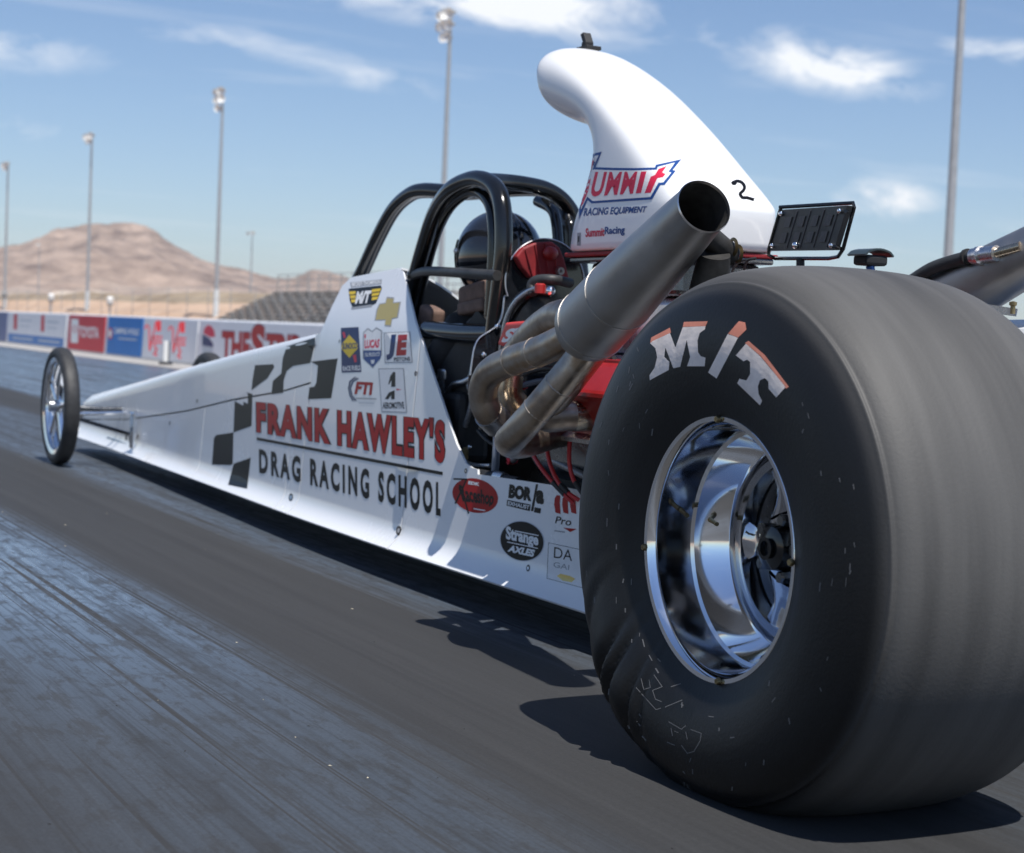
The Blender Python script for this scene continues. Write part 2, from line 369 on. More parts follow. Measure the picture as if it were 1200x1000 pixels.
# ------------------------------------------------------------------ ground and track
def ground_mat(name, c0, c1, sc, rough=.9, bump=.4, stretch=(1, 1, 1)):
    m = bpy.data.materials.new(name); m.use_nodes = True; nt = m.node_tree; N = nt.nodes; L = nt.links; b = N['Principled BSDF']; b.inputs['Roughness'].default_value = rough
    g = N.new('ShaderNodeNewGeometry'); mp = N.new('ShaderNodeMapping'); L.new(g.outputs['Position'], mp.inputs[0]); mp.inputs['Scale'].default_value = stretch
    n = N.new('ShaderNodeTexNoise'); L.new(mp.outputs[0], n.inputs['Vector']); n.inputs['Scale'].default_value = sc; n.inputs['Detail'].default_value = 9; n.inputs['Roughness'].default_value = .65
    r = N.new('ShaderNodeValToRGB'); L.new(n.outputs[0], r.inputs[0]); r.color_ramp.elements[0].position = .36; r.color_ramp.elements[1].position = .66; r.color_ramp.elements[0].color = (*c0, 1); r.color_ramp.elements[1].color = (*c1, 1)
    L.new(r.outputs[0], b.inputs['Base Color'])
    bp = N.new('ShaderNodeBump'); bp.inputs['Strength'].default_value = bump; bp.inputs['Distance'].default_value = .02; L.new(n.outputs[0], bp.inputs['Height']); L.new(bp.outputs[0], b.inputs['Normal'])
    return m
def track_mat():
    m = bpy.data.materials.new('rubbered_asphalt'); m.use_nodes = True; nt = m.node_tree; N = nt.nodes; L = nt.links; b = N['Principled BSDF']
    g = N.new('ShaderNodeNewGeometry'); sp = N.new('ShaderNodeSeparateXYZ'); L.new(g.outputs['Position'], sp.inputs[0])
    def mth(op, a, c=None, d=None, clamp=False):
        n = N.new('ShaderNodeMath'); n.operation = op; n.use_clamp = clamp
        for i, v in enumerate((a, c, d)):
            if v is None: continue
            if isinstance(v, (int, float)): n.inputs[i].default_value = v
            else: L.new(v, n.inputs[i])
        return n.outputs[0]
    def noise(scale, st, det=8, ro=.6, dist=0):
        mp = N.new('ShaderNodeMapping'); L.new(g.outputs['Position'], mp.inputs[0]); mp.inputs['Scale'].default_value = st
        n = N.new('ShaderNodeTexNoise'); L.new(mp.outputs[0], n.inputs['Vector']); n.inputs['Scale'].default_value = scale; n.inputs['Detail'].default_value = det; n.inputs['Roughness'].default_value = ro; n.inputs['Distortion'].default_value = dist
        return n.outputs[0]
    def mr(v, a, c, d, e, sm=True):
        n = N.new('ShaderNodeMapRange'); L.new(v, n.inputs[0]); n.inputs[1].default_value = a; n.inputs[2].default_value = c; n.inputs[3].default_value = d; n.inputs[4].default_value = e
        if sm: n.interpolation_type = 'SMOOTHSTEP'
        return n.outputs[0]
    streak = noise(11, (1, .013, 1), 8, .6, .04)        # long rubber streaks down the lane
    fine = noise(75, (1, .016, 1), 5, .65)
    blot = noise(2.2, (1, .35, 1), 7, .6, .6)
    grain = noise(170, (1, .6, 1), 5, .75)
    mott = noise(24, (1, .33, 1), 7, .72, .3)
    marks = noise(17, (1, .0045, 1), 3, .5)
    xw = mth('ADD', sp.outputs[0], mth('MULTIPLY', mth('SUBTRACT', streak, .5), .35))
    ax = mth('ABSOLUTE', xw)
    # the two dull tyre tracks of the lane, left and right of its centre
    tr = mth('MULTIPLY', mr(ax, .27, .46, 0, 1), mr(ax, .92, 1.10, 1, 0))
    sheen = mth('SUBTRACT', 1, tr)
    farL = mth('MULTIPLY', mr(xw, -1.85, -1.25, .15, 1), mth('MULTIPLY', mr(ax, .2, .5, .45, 1), mr(sp.outputs[1], .2, 2.4, .28, 1)))                    # painted sky sheen: less towards centre line, under the car and near camera
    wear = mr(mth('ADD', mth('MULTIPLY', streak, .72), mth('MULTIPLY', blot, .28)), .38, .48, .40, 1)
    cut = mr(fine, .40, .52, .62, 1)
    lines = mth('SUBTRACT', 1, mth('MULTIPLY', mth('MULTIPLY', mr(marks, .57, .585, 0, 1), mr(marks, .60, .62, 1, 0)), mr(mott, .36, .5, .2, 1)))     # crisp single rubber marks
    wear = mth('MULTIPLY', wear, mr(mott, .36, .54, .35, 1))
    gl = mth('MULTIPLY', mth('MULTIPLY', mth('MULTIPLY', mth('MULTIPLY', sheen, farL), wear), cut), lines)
    rough = mth('SUBTRACT', .82, mth('MULTIPLY', gl, .60))
    L.new(rough, b.inputs['Roughness'])
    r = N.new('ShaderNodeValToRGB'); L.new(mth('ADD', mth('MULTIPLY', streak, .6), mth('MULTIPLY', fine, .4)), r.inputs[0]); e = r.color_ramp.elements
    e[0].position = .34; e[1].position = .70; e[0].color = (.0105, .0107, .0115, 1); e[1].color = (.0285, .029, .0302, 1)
    mx = N.new('ShaderNodeMixRGB'); L.new(mth('MULTIPLY', gl, .8), mx.inputs[0]); L.new(r.outputs[0], mx.inputs[1]); mx.inputs[2].default_value = (.125, .172, .235, 1)   # sky reflection on the traction compound, painted as blue base colour
    gm = N.new('ShaderNodeMixRGB'); gm.blend_type = 'MULTIPLY'; gm.inputs[0].default_value = .85; L.new(mx.outputs[0], gm.inputs[1])
    gr = N.new('ShaderNodeValToRGB'); L.new(grain, gr.inputs[0]); gr.color_ramp.elements[0].position = .3; gr.color_ramp.elements[1].position = .7; gr.color_ramp.elements[0].color = (.55, .55, .55, 1); gr.color_ramp.elements[1].color = (1.25, 1.25, 1.25, 1)
    L.new(gr.outputs[0], gm.inputs[2]); L.new(gm.outputs[0], b.inputs['Base Color'])
    b.inputs['Specular IOR Level'].default_value = .7
    b.inputs['Specular IOR Level'].default_value = .7
    hgt = mth('ADD', mth('MULTIPLY', grain, .8), mth('ADD', mth('MULTIPLY', fine, .5), mth('MULTIPLY', streak, .6)))
    bp = N.new('ShaderNodeBump'); bp.inputs['Strength'].default_value = .16; bp.inputs['Distance'].default_value = .003; L.new(hgt, bp.inputs['Height']); L.new(bp.outputs[0], b.inputs['Normal'])
    return m
def sheet(name, x0, x1, y0, y1, z, m, nx=2, ny=2):
    b = MB(); b.grid([[(x0+(x1-x0)*i/nx, y0+(y1-y0)*j/ny, z) for j in range(ny+1)] for i in range(nx+1)])
    return tag(b.build(name, m), kind='structure')
WALLX = 5.80
DESERT = ground_mat('desert_soil', (.30, .23, .175), (.42, .335, .26), .02, 1, .3)
sheet('desert_ground', -4500, 5200, -900, 7500, -.03, DESERT, 8, 8)
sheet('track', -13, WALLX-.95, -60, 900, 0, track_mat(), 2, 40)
sheet('track_shoulder', WALLX-.952, WALLX+.4, -60, 900, .004, ground_mat('pale_concrete', (.30, .285, .27), (.40, .385, .365), 1.5, .85, .3, (1, .15, 1)), 2, 40)
# crumbs of rubber and light grit scattered on the lane
b = MB()
for k in range(300):
    x = RNG.uniform(-2.6, .6); y = RNG.uniform(-1.2, 6.5); s = RNG.uniform(.0006, .0020)*(1 if RNG.random() < .92 else 1.7); a = RNG.uniform(0, 6.28)
    c, q = math.cos(a)*s, math.sin(a)*s; l = RNG.uniform(1, 2.6)
    V = [(x+c*l, y+q*l, .0005), (x-q, y+c, .0005), (x-c*l, y-q*l, .0005), (x+q, y-c, .0005), (x, y, s*.9)]
    b.add(V, [(0, 1, 4), (1, 2, 4), (2, 3, 4), (3, 0, 4), (3, 2, 1, 0)], 0 if RNG.random() < .45 else 1)
tag(b.build('track_grit', [mat('pale_grit', (.5, .45, .34), .8), mat('rubber_crumb', (.02, .02, .02), .9)]), 'fine rubber crumbs and pale grit strewn over the dark track', 'debris', kind='stuff')

# mountain and desert relief
SIL = [(-1500, 352), (-900, 330), (-500, 300), (-250, 312), (-120, 298), (-40, 296), (0, 291), (22, 288), (48, 279), (66, 268), (92, 266), (112, 263), (135, 261), (160, 265), (178, 268), (192, 279), (214, 292), (232, 301), (250, 308), (275, 313), (300, 320), (322, 327), (345, 326), (368, 317), (385, 318), (402, 324), (430, 333), (470, 345), (520, 352), (600, 360), (700, 372), (800, 376), (950, 378), (1100, 384), (1300, 396), (1700, 410), (2300, 440)]
def mountain():
    G = []; xs = np.unique(np.concatenate([np.arange(-1500, -60, 24), np.arange(-60, 480, 3.0), np.arange(480, 2300, 26)]))
    from mathutils import noise as NZ
    prof = [(0, 0), (.10, .06), (.22, .15), (.34, .26), (.46, .37), (.56, .50), (.65, .63), (.73, .77), (.80, .90), (.86, 1.0), (.93, .9), (1.0, .4)]
    pf = [(np.interp(t, [i/(len(prof)-1) for i in range(len(prof))], [p[0] for p in prof]), np.interp(t, [i/(len(prof)-1) for i in range(len(prof))], [p[1] for p in prof])) for t in np.linspace(0, 1, 46)]
    for x in xs:
        y = np.interp(x, [s[0] for s in SIL], [s[1] for s in SIL]); d = rayd(x, y); h = math.hypot(d.x, d.y); dx, dy = d.x/h, d.y/h; tanel = d.z/h
        row = []
        for a, e in pf:
            dist = 1900+1700*a; base = max(0, tanel)*3360+.7
            hz = base*e
            p = Vector((dx*dist, dy*dist, hz)); q = p*.0035
            rid = 1-abs(NZ.noise(q)*1.0+NZ.noise(q*2.3)*.5)*1.6; rid2 = NZ.noise(q*6)*.55+NZ.noise(q*14)*.42+NZ.noise(q*34)*.30+NZ.noise(q*70)*.16
            amp = base*.30*e**.5*(1-e)*2.4
            row.append((CP.x+dx*(dist-60*rid*e), CP.y+dy*(dist-60*rid*e), -.2+hz+amp*(rid-.6)+base*.105*rid2*(e if e < .97 else .42)*min(1, 3*e)))
        G.append(row)
    b = MB(); b.grid(G)
    m = bpy.data.materials.new('desert_rock'); m.use_nodes = True; nt = m.node_tree; N = nt.nodes; L = nt.links; bs = N['Principled BSDF']; bs.inputs['Roughness'].default_value = 1
    g = N.new('ShaderNodeNewGeometry'); sp = N.new('ShaderNodeSeparateXYZ'); L.new(g.outputs['Position'], sp.inputs[0])
    mp = N.new('ShaderNodeMapping'); L.new(g.outputs['Position'], mp.inputs[0]); mp.inputs['Scale'].default_value = (.6, .6, 1.5)
    n = N.new('ShaderNodeTexNoise'); L.new(mp.outputs[0], n.inputs['Vector']); n.inputs['Scale'].default_value = .02; n.inputs['Detail'].default_value = 10; n.inputs['Roughness'].default_value = .68
    r = N.new('ShaderNodeValToRGB'); L.new(n.outputs[0], r.inputs[0]); e = r.color_ramp.elements; e[0].position = .34; e[1].position = .66; e[0].color = (.11, .072, .055, 1); e[1].color = (.42, .31, .24, 1)  # darker rock tones stand in for gully shading, put into the colour
    n2 = N.new('ShaderNodeTexNoise'); L.new(g.outputs['Position'], n2.inputs['Vector']); n2.inputs['Scale'].default_value = .0042; n2.inputs['Detail'].default_value = 5
    rm = N.new('ShaderNodeMapRange'); L.new(sp.outputs[2], rm.inputs[0]); rm.inputs[1].default_value = 16; rm.inputs[2].default_value = 52; rm.inputs[3].default_value = 1; rm.inputs[4].default_value = 0
    ml = N.new('ShaderNodeMath'); ml.operation = 'MULTIPLY'; r3 = N.new('ShaderNodeMapRange'); L.new(n2.outputs[0], r3.inputs[0]); r3.inputs[1].default_value = .42; r3.inputs[2].default_value = .6; L.new(r3.outputs[0], ml.inputs[0]); L.new(rm.outputs[0], ml.inputs[1])
    mx = N.new('ShaderNodeMixRGB'); L.new(ml.outputs[0], mx.inputs[0]); L.new(r.outputs[0], mx.inputs[1]); mx.inputs[2].default_value = (.62, .53, .43, 1)   # pale outwash fans
    L.new(mx.outputs[0], bs.inputs['Base Color'])
    tag(b.build('mountain', m, None, True, R(60)), kind='structure')
mountain()
def bank(name, X, w, h, m, y0, y1, seed, n=160):
    from mathutils import noise as NZ
    G = []
    for i in range(n+1):
        y = y0+(y1-y0)*i/n; r = []
        for a, e in [(-1, 0), (-.6, .5), (-.25, .92), (0, 1), (.3, .95), (1, 0)]:
            v = NZ.noise(Vector((y*.03+seed, a*2, 0)))
            r.append((X+a*w, y, -.05+h*e*(1+.22*v)+.12*e*NZ.noise(Vector((y*.3, a*5, seed)))))
        G.append(r)
    b = MB(); b.grid(G); tag(b.build(name, m, None, True), kind='structure')
bank('earth_bank', 47, 7, 2.35, ground_mat('orange_dirt', (.40, .27, .185), (.50, .36, .26), .25, 1, .4), 120, 600, 3)
bank('scrub_ridge', 66, 9, 4.3, ground_mat('scrub_dirt', (.20, .15, .10), (.34, .27, .19), .18, 1, .4), 150, 800, 8)
bank('gravel_berm', 120, 22, 6.4, ground_mat('pale_gravel', (.36, .29, .22), (.50, .41, .32), .05, 1, .4), 200, 1200, 5)

# ------------------------------------------------------------------ barrier wall and its banners
def wx(px): return atX(px, 380, WALLX).y
wallm = ground_mat('white_painted_concrete', (.60, .61, .64), (.70, .71, .73), .9, .6, .15)
wl = empty('barrier_wall', (WALLX, 40, 0)); tag(wl, 'long white painted concrete barrier wall along the far edge of the track', 'wall')
seg = 3.6; ztop = .725
cuts = [y for y in np.arange(-30, 480, seg)]
proto = None
for y in cuts:                      # cast sections butted end to end
    if proto is None:
        b = MB(); b.add([(0, 0, 0), (.36, 0, 0), (.36, seg-.012, 0), (0, seg-.012, 0), (.03, 0, ztop-.02), (.33, 0, ztop-.02), (.33, seg-.012, ztop-.02), (.03, seg-.012, ztop-.02), (.05, .004, ztop), (.31, .004, ztop), (.31, seg-.016, ztop), (.05, seg-.016, ztop)],
                [(0, 3, 2, 1), (0, 1, 5, 4), (1, 2, 6, 5), (2, 3, 7, 6), (3, 0, 4, 7), (4, 5, 9, 8), (5, 6, 10, 9), (6, 7, 11, 10), (7, 4, 8, 11), (8, 9, 10, 11)])
        proto = b.build('wall_section', wallm, wl); o = proto
    else:
        o = proto.copy(); link(o, wl)
    o.location = (0, y-40, .004)
def wp(px, t):       # point on the wall face: photograph column, height fraction
    p = atX(px, 380, WALLX-.012); return p.y, .03+t*(ztop-.06)
def wpx(px, t):      # the same as a photograph pixel, so print can be laid there
    y, z = wp(px, t); d = Vector((WALLX-.03, y, z))-CP; k = d.dot(FW); return (600+FPX*d.dot(RT)/k, 500-FPX*d.dot(UP)/k)
def banner(x0, x1, m, label, t0=0., t1=1.):
    ya, z0 = wp(x0, t0); yb, z1 = wp(x1, t1); b = MB(); ym = (ya+yb)/2
    b.add([(-.006, ya-ym, 0), (-.006, yb-ym, 0), (.035, yb-ym, z1-z0), (.035, ya-ym, z1-z0), (-.016, ya-ym, 0), (-.016, yb-ym, 0), (.012, yb-ym, z1-z0), (.012, ya-ym, z1-z0)],
          [(0, 1, 2, 3), (7, 6, 5, 4), (0, 4, 5, 1), (1, 5, 6, 2), (2, 6, 7, 3), (3, 7, 4, 0)])
    o = b.build('banner', m); o.location = (WALLX-.004, ym, z0+.004); tag(o, label, 'banner', 'banners along the barrier wall'); return o
def q4(x0, x1, t0, t1): return [wpx(x0, t1), wpx(x1, t1), wpx(x1, t0), wpx(x0, t0)]
BW = mat('banner_white', (.72, .71, .73), .6, nscale=3, namt=.04); BR = mat('banner_red', (.55, .035, .045), .6, nscale=3, namt=.06); BB = mat('banner_blue', (.02, .16, .47), .6, nscale=3, namt=.06); BD = mat('banner_slate', (.13, .15, .27), .6, nscale=3, namt=.06)
o = banner(-40, 7, BD, 'slate blue banner on the barrier wall before the white one with red bars')
o = banner(9, 77, BW, 'white banner with two red bars and a blue strip along its foot')
s = Sticker([o])
for a in (19, 51): s.poly(q4(a-2, a+2, .45, .97), BR, 1); s.poly(q4(a+5, a+19, .74, .80), VRIM, 1); s.poly(q4(a+5, a+17, .56, .60), VRIM, 1)
s.poly(q4(11, 76, .02, .30), VSBLUE, 1); s.poly(q4(16, 40, .13, .19), VRIM, 2); s.poly(q4(46, 72, .13, .19), VRIM, 2); s.build('lettering', o)
o = banner(80, 122, BR, 'red banner with a white emblem box and white capital letters')
s = Sticker([o]); s.poly(q4(84.5, 93, .2, .9), VWHITE, 1)
s.ellipse(wpx(88.8, .6), 2.6, 4.2, 0, BR, 2).ellipse(wpx(88.8, .6), 1.7, 3.1, 0, VWHITE, 3); s.text('TOYOTA', q4(94, 117, .38, .70), VWHITE, 1, .03); s.build('lettering', o)
o = banner(126, 166, BB, 'bright blue banner with a round emblem and white lettering')
s = Sticker([o]); s.ellipse(wpx(130.5, .55), 3, 7.0, 0, BR, 1).ellipse(wpx(130.5, .55), 1.8, 4.6, 0, VWHITE, 2); s.text('CAMPING WORLD', q4(135, 164.5, .56, .72), VWHITE, 1, .02); s.poly(q4(140, 162, .42, .46), VRIM, 1); s.build('lettering', o)
o = banner(168, 231, BW, 'white banner with the word Vegas twice in red slanted script')
s = Sticker([o])
for a in (171, 199):
    s.line([wpx(a, .74), wpx(a+2, .84), wpx(a+5, .80), wpx(a+6.5, .2), wpx(a+13, .93)], 1.7, BR, 1)
    s.text('egas', q4(a+8, a+21, .32, .60), BR, 1, .01, .3); s.poly(q4(a+13.5, a+19, .70, .96), BR, 1); s.line([wpx(a+13, .30), wpx(a+15, .08), wpx(a+11, .12), wpx(a+16, .28)], 1.3, BR, 1)
s.build('lettering', o)
o = banner(233, 452, BW, 'long white banner with a helmeted figure and big red capital letters')
s = Sticker([o])
for mm, lay, g in ((VNAVY, 1, .012), (VRED, 2, 0)):
    s.text('THE', q4(262, 295, .16, .80), mm, lay, .05, 0, 0, g); s.text('S', q4(296, 313, .14, .98), mm, lay, .06, 0, 0, g); s.text('TRIP', q4(314, 354, .16, .80), mm, lay, .05, 0, 0, g)
cx = 246
s.poly([wpx(cx-6, .72), wpx(cx-5, .84), wpx(cx-1, .92), wpx(cx+4, .88), wpx(cx+7, .78), wpx(cx+8, .66), wpx(cx+2, .64)], VRED2, 1)
s.poly([wpx(cx-7, .70), wpx(cx+1, .62), wpx(cx+6, .5), wpx(cx+6, .42), wpx(cx-7, .44)], VNAVY, 1); s.poly([wpx(cx-7, .44), wpx(cx+6, .42), wpx(cx+5, .12), wpx(cx-6, .12)], VRIM, 1); s.build('lettering', o)
# marker post at the wall's foot
p = atZ(194, 427, .01); mpz = empty('marker_post', (p.x, p.y, .004)); tag(mpz, 'small white marker post standing at the foot of the barrier wall', 'marker post')
b = MB(); b.box((-.10, -.05, 0), (.10, .05, .04), 0, .01); b.build('base', BLACKM, mpz)
b = MB(); b.box((-.045, -.03, .04), (.03, .03, .36), 0, .008); b.build('post', mat('post_white', (.7, .7, .68), .6), mpz); b = MB(); b.box((.033, -.028, .06), (.05, .028, .355), 0, .004); b.build('dark_face', BLACKM, mpz)

# ------------------------------------------------------------------ light poles
POLEM = mat('galvanised_pole', (.34, .36, .38), .5, .3, nscale=4, namt=.1); LAMPW = mat('lamp_reflector_white', (.78, .78, .76), .35, nscale=5, namt=.05); LAMPB = mat('lamp_housing_grey', (.28, .29, .29), .5); SLEEVE = mat('pole_sleeve_pale', (.58, .62, .63), .6, nscale=3, namt=.08)
def lamp_mesh():
    b = MB(); b.lathe([(0, .02), (-.12, .13), (-.22, .30), (-.27, .33), (-.25, .30), (-.16, .10)], axis='X', n=14); b.lathe([(0, .02), (.0, .14), (.16, .13), (.18, .02)], axis='X', n=10, i=1); return b
def light_pole(loc, H, label, rows, arms=True):
    t = empty('light_pole', loc); tag(t, label, 'light pole', 'tall light poles beyond the barrier wall')
    b = MB(); b.tube([(0, 0, 0), (0, 0, H*.5), (0, 0, H)], [.19, .16, .10], 14); b.build('pole', POLEM, t, True, R(50))
    b = MB(); b.tube([(0, 0, .02), (0, 0, 3.4)], [.25, .24], 14); b.build('base_sleeve', SLEEVE, t, True, R(50))
    first = None
    for z, ys, x in rows:
        b = MB(); b.box((x-.05, min(ys)-.15, z-.05), (x+.05, max(ys)+.15, z+.05)); b.box((x, -.06, z-.045), (0, .06, z+.045)); b.build('crossarm', LAMPB, t)
        for y in ys:
            if first is None: first = lamp_mesh().build('floodlight', [LAMPW, LAMPB], t, True); o = first
            else: o = first.copy(); link(o, t)
            o.location = (x-.15, y, z-.02); o.rotation_euler = (RNG.uniform(-.1, .1), -R(12+RNG.uniform(-14, 10)), RNG.uniform(.1, 1.1))
    return t
def rowset(a): return [(20.1, [-.75, -.25, .25, .75], -.1), (19.35, [-.9, -.45, 0, .45], -.2), (18.6, [-.6, -.15], -.2)] if a else [(20, [-1.5, -.95, -.4, .4, .95, 1.5], -.1), (19.45, [-.6, 0], -.15)]
PX = [((7, 290), 0, 'tall light pole on the bank, farthest of the line along the track'), ((104, 290), 0, 'tall light pole with a wide lamp bar standing in front of the mountain peak'), ((255, 300), 1, 'tall light pole with clustered lamps on the mountain slope beside the grandstand end'),
      ((519, 250), 1, 'tall light pole with clustered lamps rising behind the roll cage'), ((1112, 285), 1, 'tall grey light pole rising behind the rear tyre and exhaust')]
for (x, y), a, lab in PX:
    p = atX(x, y, 43); light_pole((43, p.y, -.03), 20.4, lab, rowset(a))
for (x, y, lab) in [(46, 300, 'slender distant light pole against the mountain side'), (295, 300, 'slender distant light pole beyond the grandstand')]:
    p = atX(x, y, 104); light_pole((104, p.y, -.03), 21 if x < 100 else 18, lab, [(20.4 if x < 100 else 17.6, [-1.6, -1, 1, 1.6], -.1)])
# ------------------------------------------------------------------ grandstand
GS = empty('grandstand', (34, 99, 0)); tag(GS, 'low open grandstand of dark bench rows with a rear railing', 'grandstand')
BENCH = mat('bench_aluminium', (.62, .61, .58), .45, .2, nscale=4, namt=.1); STRUT = mat('stand_steel', (.26, .26, .26), .6)
bp0 = bs0 = None; half = 15
for k in range(9):
    z = .75+.27*k; x = .55*k
    if bp0 is None:
        b = MB(); b.box((0, -half, 0), (.26, half, .045)); bp0 = b.build('bench', BENCH, GS); b = MB(); b.box((.28, -half, -.24), (.31, half, -.02)); bs0 = b.build('riser', STRUT, GS)
        bp0.location = (x, 0, z); bs0.location = (x, 0, z)
    else:
        for q in (bp0, bs0): o = q.copy(); link(o, GS); o.location = (x, 0, z)
pr = None
for k in range(16):
    y = -half+k*2
    if pr is None:
        b = MB(); b.box((4.75, -.03, 0), (4.83, .03, 4.1)); b.box((-.1, -.03, 0), (-.02, .03, .7)); b.add([(-.1, -.03, .45), (-.1, .03, .45), (4.8, .03, 2.85), (4.8, -.03, 2.85), (-.1, -.03, .6), (-.1, .03, .6), (4.8, .03, 3.0), (4.8, -.03, 3.0)], [(0, 1, 2, 3), (7, 6, 5, 4), (0, 4, 5, 1), (1, 5, 6, 2), (2, 6, 7, 3), (3, 7, 4, 0)]); pr = b.build('frame', STRUT, GS); o = pr
    else: o = pr.copy(); link(o, GS)
    o.location = (0, y, 0)
for z in (3.3, 3.7, 4.1):
    b = MB(); b.tube([(4.86, -half, z), (4.86, half, z)], .03, 6); b.build('railing', POLEM, GS)
# fence behind the wall
FN = empty('wire_fence', (27, 150, 0)); tag(FN, 'thin grey wire fence on slim posts between barrier wall and dirt bank', 'fence')
p0 = None
for k in range(60):
    if p0 is None: b = MB(); b.tube([(0, 0, -.02), (0, 0, 2.6)], .02, 8); p0 = b.build('post', POLEM, FN); o = p0
    else: o = p0.copy(); link(o, FN)
    o.location = (0, -90+k*4, 0)
for z in (.6, 1.2, 1.9, 2.55):
    b = MB(); b.tube([(-.04, -90, z), (-.04, 146, z)], .012, 6); b.build('wire', POLEM, FN)
# drums on posts
for (x, y, D, lab) in [(60, 348, 100, 'white drum on a short dark post, beside the farthest light poles'), (129, 352, 88, 'white drum on a short dark post, above the red and blue banners'), (5, 345, 118, 'dark topped drum on a short post under the farthest light pole')]:
    p = atY(x, y, D); t = empty('drum_on_post', (p.x, p.y, -.03)); tag(t, lab, 'drum')
    b = MB(); b.tube([(0, 0, 0), (0, 0, p.z-.2)], .05, 10); b.build('post', POLEM, t)
    b = MB(); b.lathe([(-.18, .01), (-.18, .15), (-.14, .17), (.10, .18), (.17, .13), (.19, .02)], (0, 0, p.z+.03), 'Z', 18); b.build('drum', LAMPW if x > 10 else LAMPB, t, True)
    b = MB(); b.lathe([(-.27, .02), (-.27, .16), (-.19, .18), (-.181, .02)], (0, 0, p.z+.03), 'Z', 18); b.build('bracket', STRUT, t, True)
# ------------------------------------------------------------------ the dusty air of the desert
b = MB(); b.box((-4400, -800, -1.2), (5100, 7400, 230)); hz = b.build('haze', None); hm = bpy.data.materials.new('desert_haze'); hm.use_nodes = True
nt = hm.node_tree; nt.nodes.clear(); pv = nt.nodes.new('ShaderNodeVolumePrincipled'); pv.inputs['Color'].default_value = (.95, .96, 1, 1); pv.inputs['Density'].default_value = .00008; pv.inputs['Anisotropy'].default_value = .2
oo = nt.nodes.new('ShaderNodeOutputMaterial'); nt.links.new(pv.outputs[0], oo.inputs['Volume']); hz.data.materials.clear(); hz.data.materials.append(hm); tag(hz, 'thin pale dust haze over the desert', 'haze', kind='stuff')
# ------------------------------------------------------------------ DRAGSTER
D = empty('dragster', (0, 0, 0)); tag(D, 'long white dragster with checkered side graphics, red lettering and fat rear slicks', 'dragster')
_ly = np.linspace(-.5, 7.5, 801); _lw = np.interp(_ly, [.3, 1, 2.2, 2.97, 3.93, 5.19, 6.0, 6.62], [.278, .286, .290, .268, .220, .150, .112, .09])
_kr = np.exp(-np.linspace(-2.5, 2.5, 101)**2); _lw = np.convolve(np.pad(_lw, 50, mode='edge'), _kr/_kr.sum(), mode='valid')
def lipw(Y): return float(np.interp(Y, _ly, _lw))
def zb(Y): return float(np.interp(Y, [.3, 2, 4, 5.2, 6.6], [.088, .086, .081, .074, .072]))
LEAN = .068
def wtop(Y, z):
    x = lipw(Y)-.045-LEAN*(z-.16)
    if z > .69: x -= .30*(z-.69)
    return max(x, .02)
def onbody(x, y):
    d = rayd(x, y); lo, hi = 2., 12.
    for i in range(60):
        m = (lo+hi)/2; p = CP+d*m
        if p.x+wtop(p.y, max(p.z, .16)) < 0: lo = m
        else: hi = m
    return CP+d*lo
def yz(pts): return [(onbody(*p).y, onbody(*p).z) for p in pts]
TOPN = yz([(101, 469), (200, 438), (280, 415), (377, 391.5)])
COWL = yz([(377, 391.5), (390, 362), (403, 336), (412, 327.5), (440, 322), (470, 316.5)])
REAR = yz([(470, 316.5), (474, 319), (478, 333), (489, 378), (497, 400), (537, 520), (548, 543), (556, 549), (562, 550.5)])
YN = TOPN[0][0]; YC0 = COWL[0][0]; YC1 = COWL[-1][0]; YR = REAR[-1][0]
TAB = sorted(TOPN[:-1]+COWL+REAR[1:]+[(YR-.004, REAR[-1][1]-.012), (1.35, .348), (.35, .352)])
def ztop_(Y): return float(np.interp(Y, [t[0] for t in TAB], [t[1] for t in TAB]))
SEAM = sorted(yz([(150, 492), (220, 482), (274, 469), (333, 459), (366, 449)])+[(6.7, .17)])
def zseam(Y): return float(np.interp(Y, [t[0] for t in SEAM], [t[1] for t in SEAM]))
def sidept(Y, z):      # left side skin: straight flank above, skirt curling out to a lip below
    b = zb(Y); h = z-b
    if h >= .075: return (-wtop(Y, z), Y, z)
    t = h/.075; w0 = wtop(Y, b+.075); return (-(w0+(lipw(Y)-w0)*(1-t)**2.3), Y, z)
def stations(y0, y1, extra=()):
    s = set(np.linspace(y0, y1, max(3, int(abs(y1-y0)/.09)+1)).tolist()) | {t[0] for t in TAB if y0 < t[0] < y1} | {e for e in extra if y0 < e < y1}
    return sorted(s)
HL = [0, .004, .012, .022, .036, .054, .075]
def flank(y0, y1, zlo=None, zhi=None, name='side_panel', m=None, nz=9):
    G = []
    for Y in stations(y0, y1):
        b = zb(Y); top = (zhi(Y) if zhi else ztop_(Y)); lo = zlo(Y) if zlo else b
        zs = ([b+h for h in HL] if zlo is None else [lo]); z0 = zs[-1]
        zs += [z0+(top-z0)*k/nz for k in range(1, nz+1)]
        G.append([sidept(Y, z) for z in zs])
    bm = MB(); bm.grid(G, .006); return bm.build(name, m or WHITE, D, True, R(32))
gap = .0035
Y1 = onbody(238, 520).y; Y2 = onbody(341, 530).y; Y3 = onbody(484, 510).y; YB = onbody(368, 430).y
PAN = {}
PAN['low1'] = flank(Y1+gap, YN+.06, None, lambda Y: zseam(Y)-.003)
PAN['low2'] = flank(Y2+gap, Y1-gap, None, lambda Y: zseam(Y)-.003)
PAN['low3'] = flank(YB+gap, Y2-gap, None, lambda Y: zseam(Y)-.003)
PAN['cowl'] = flank(Y3+gap, YB-gap, None, None, 'cockpit_side_panel')
PAN['rear'] = flank(.36, Y3-gap, None, None, 'rear_side_panel')
for k in list(PAN):
    if k != 'cowl': mirrorX(PAN[k])
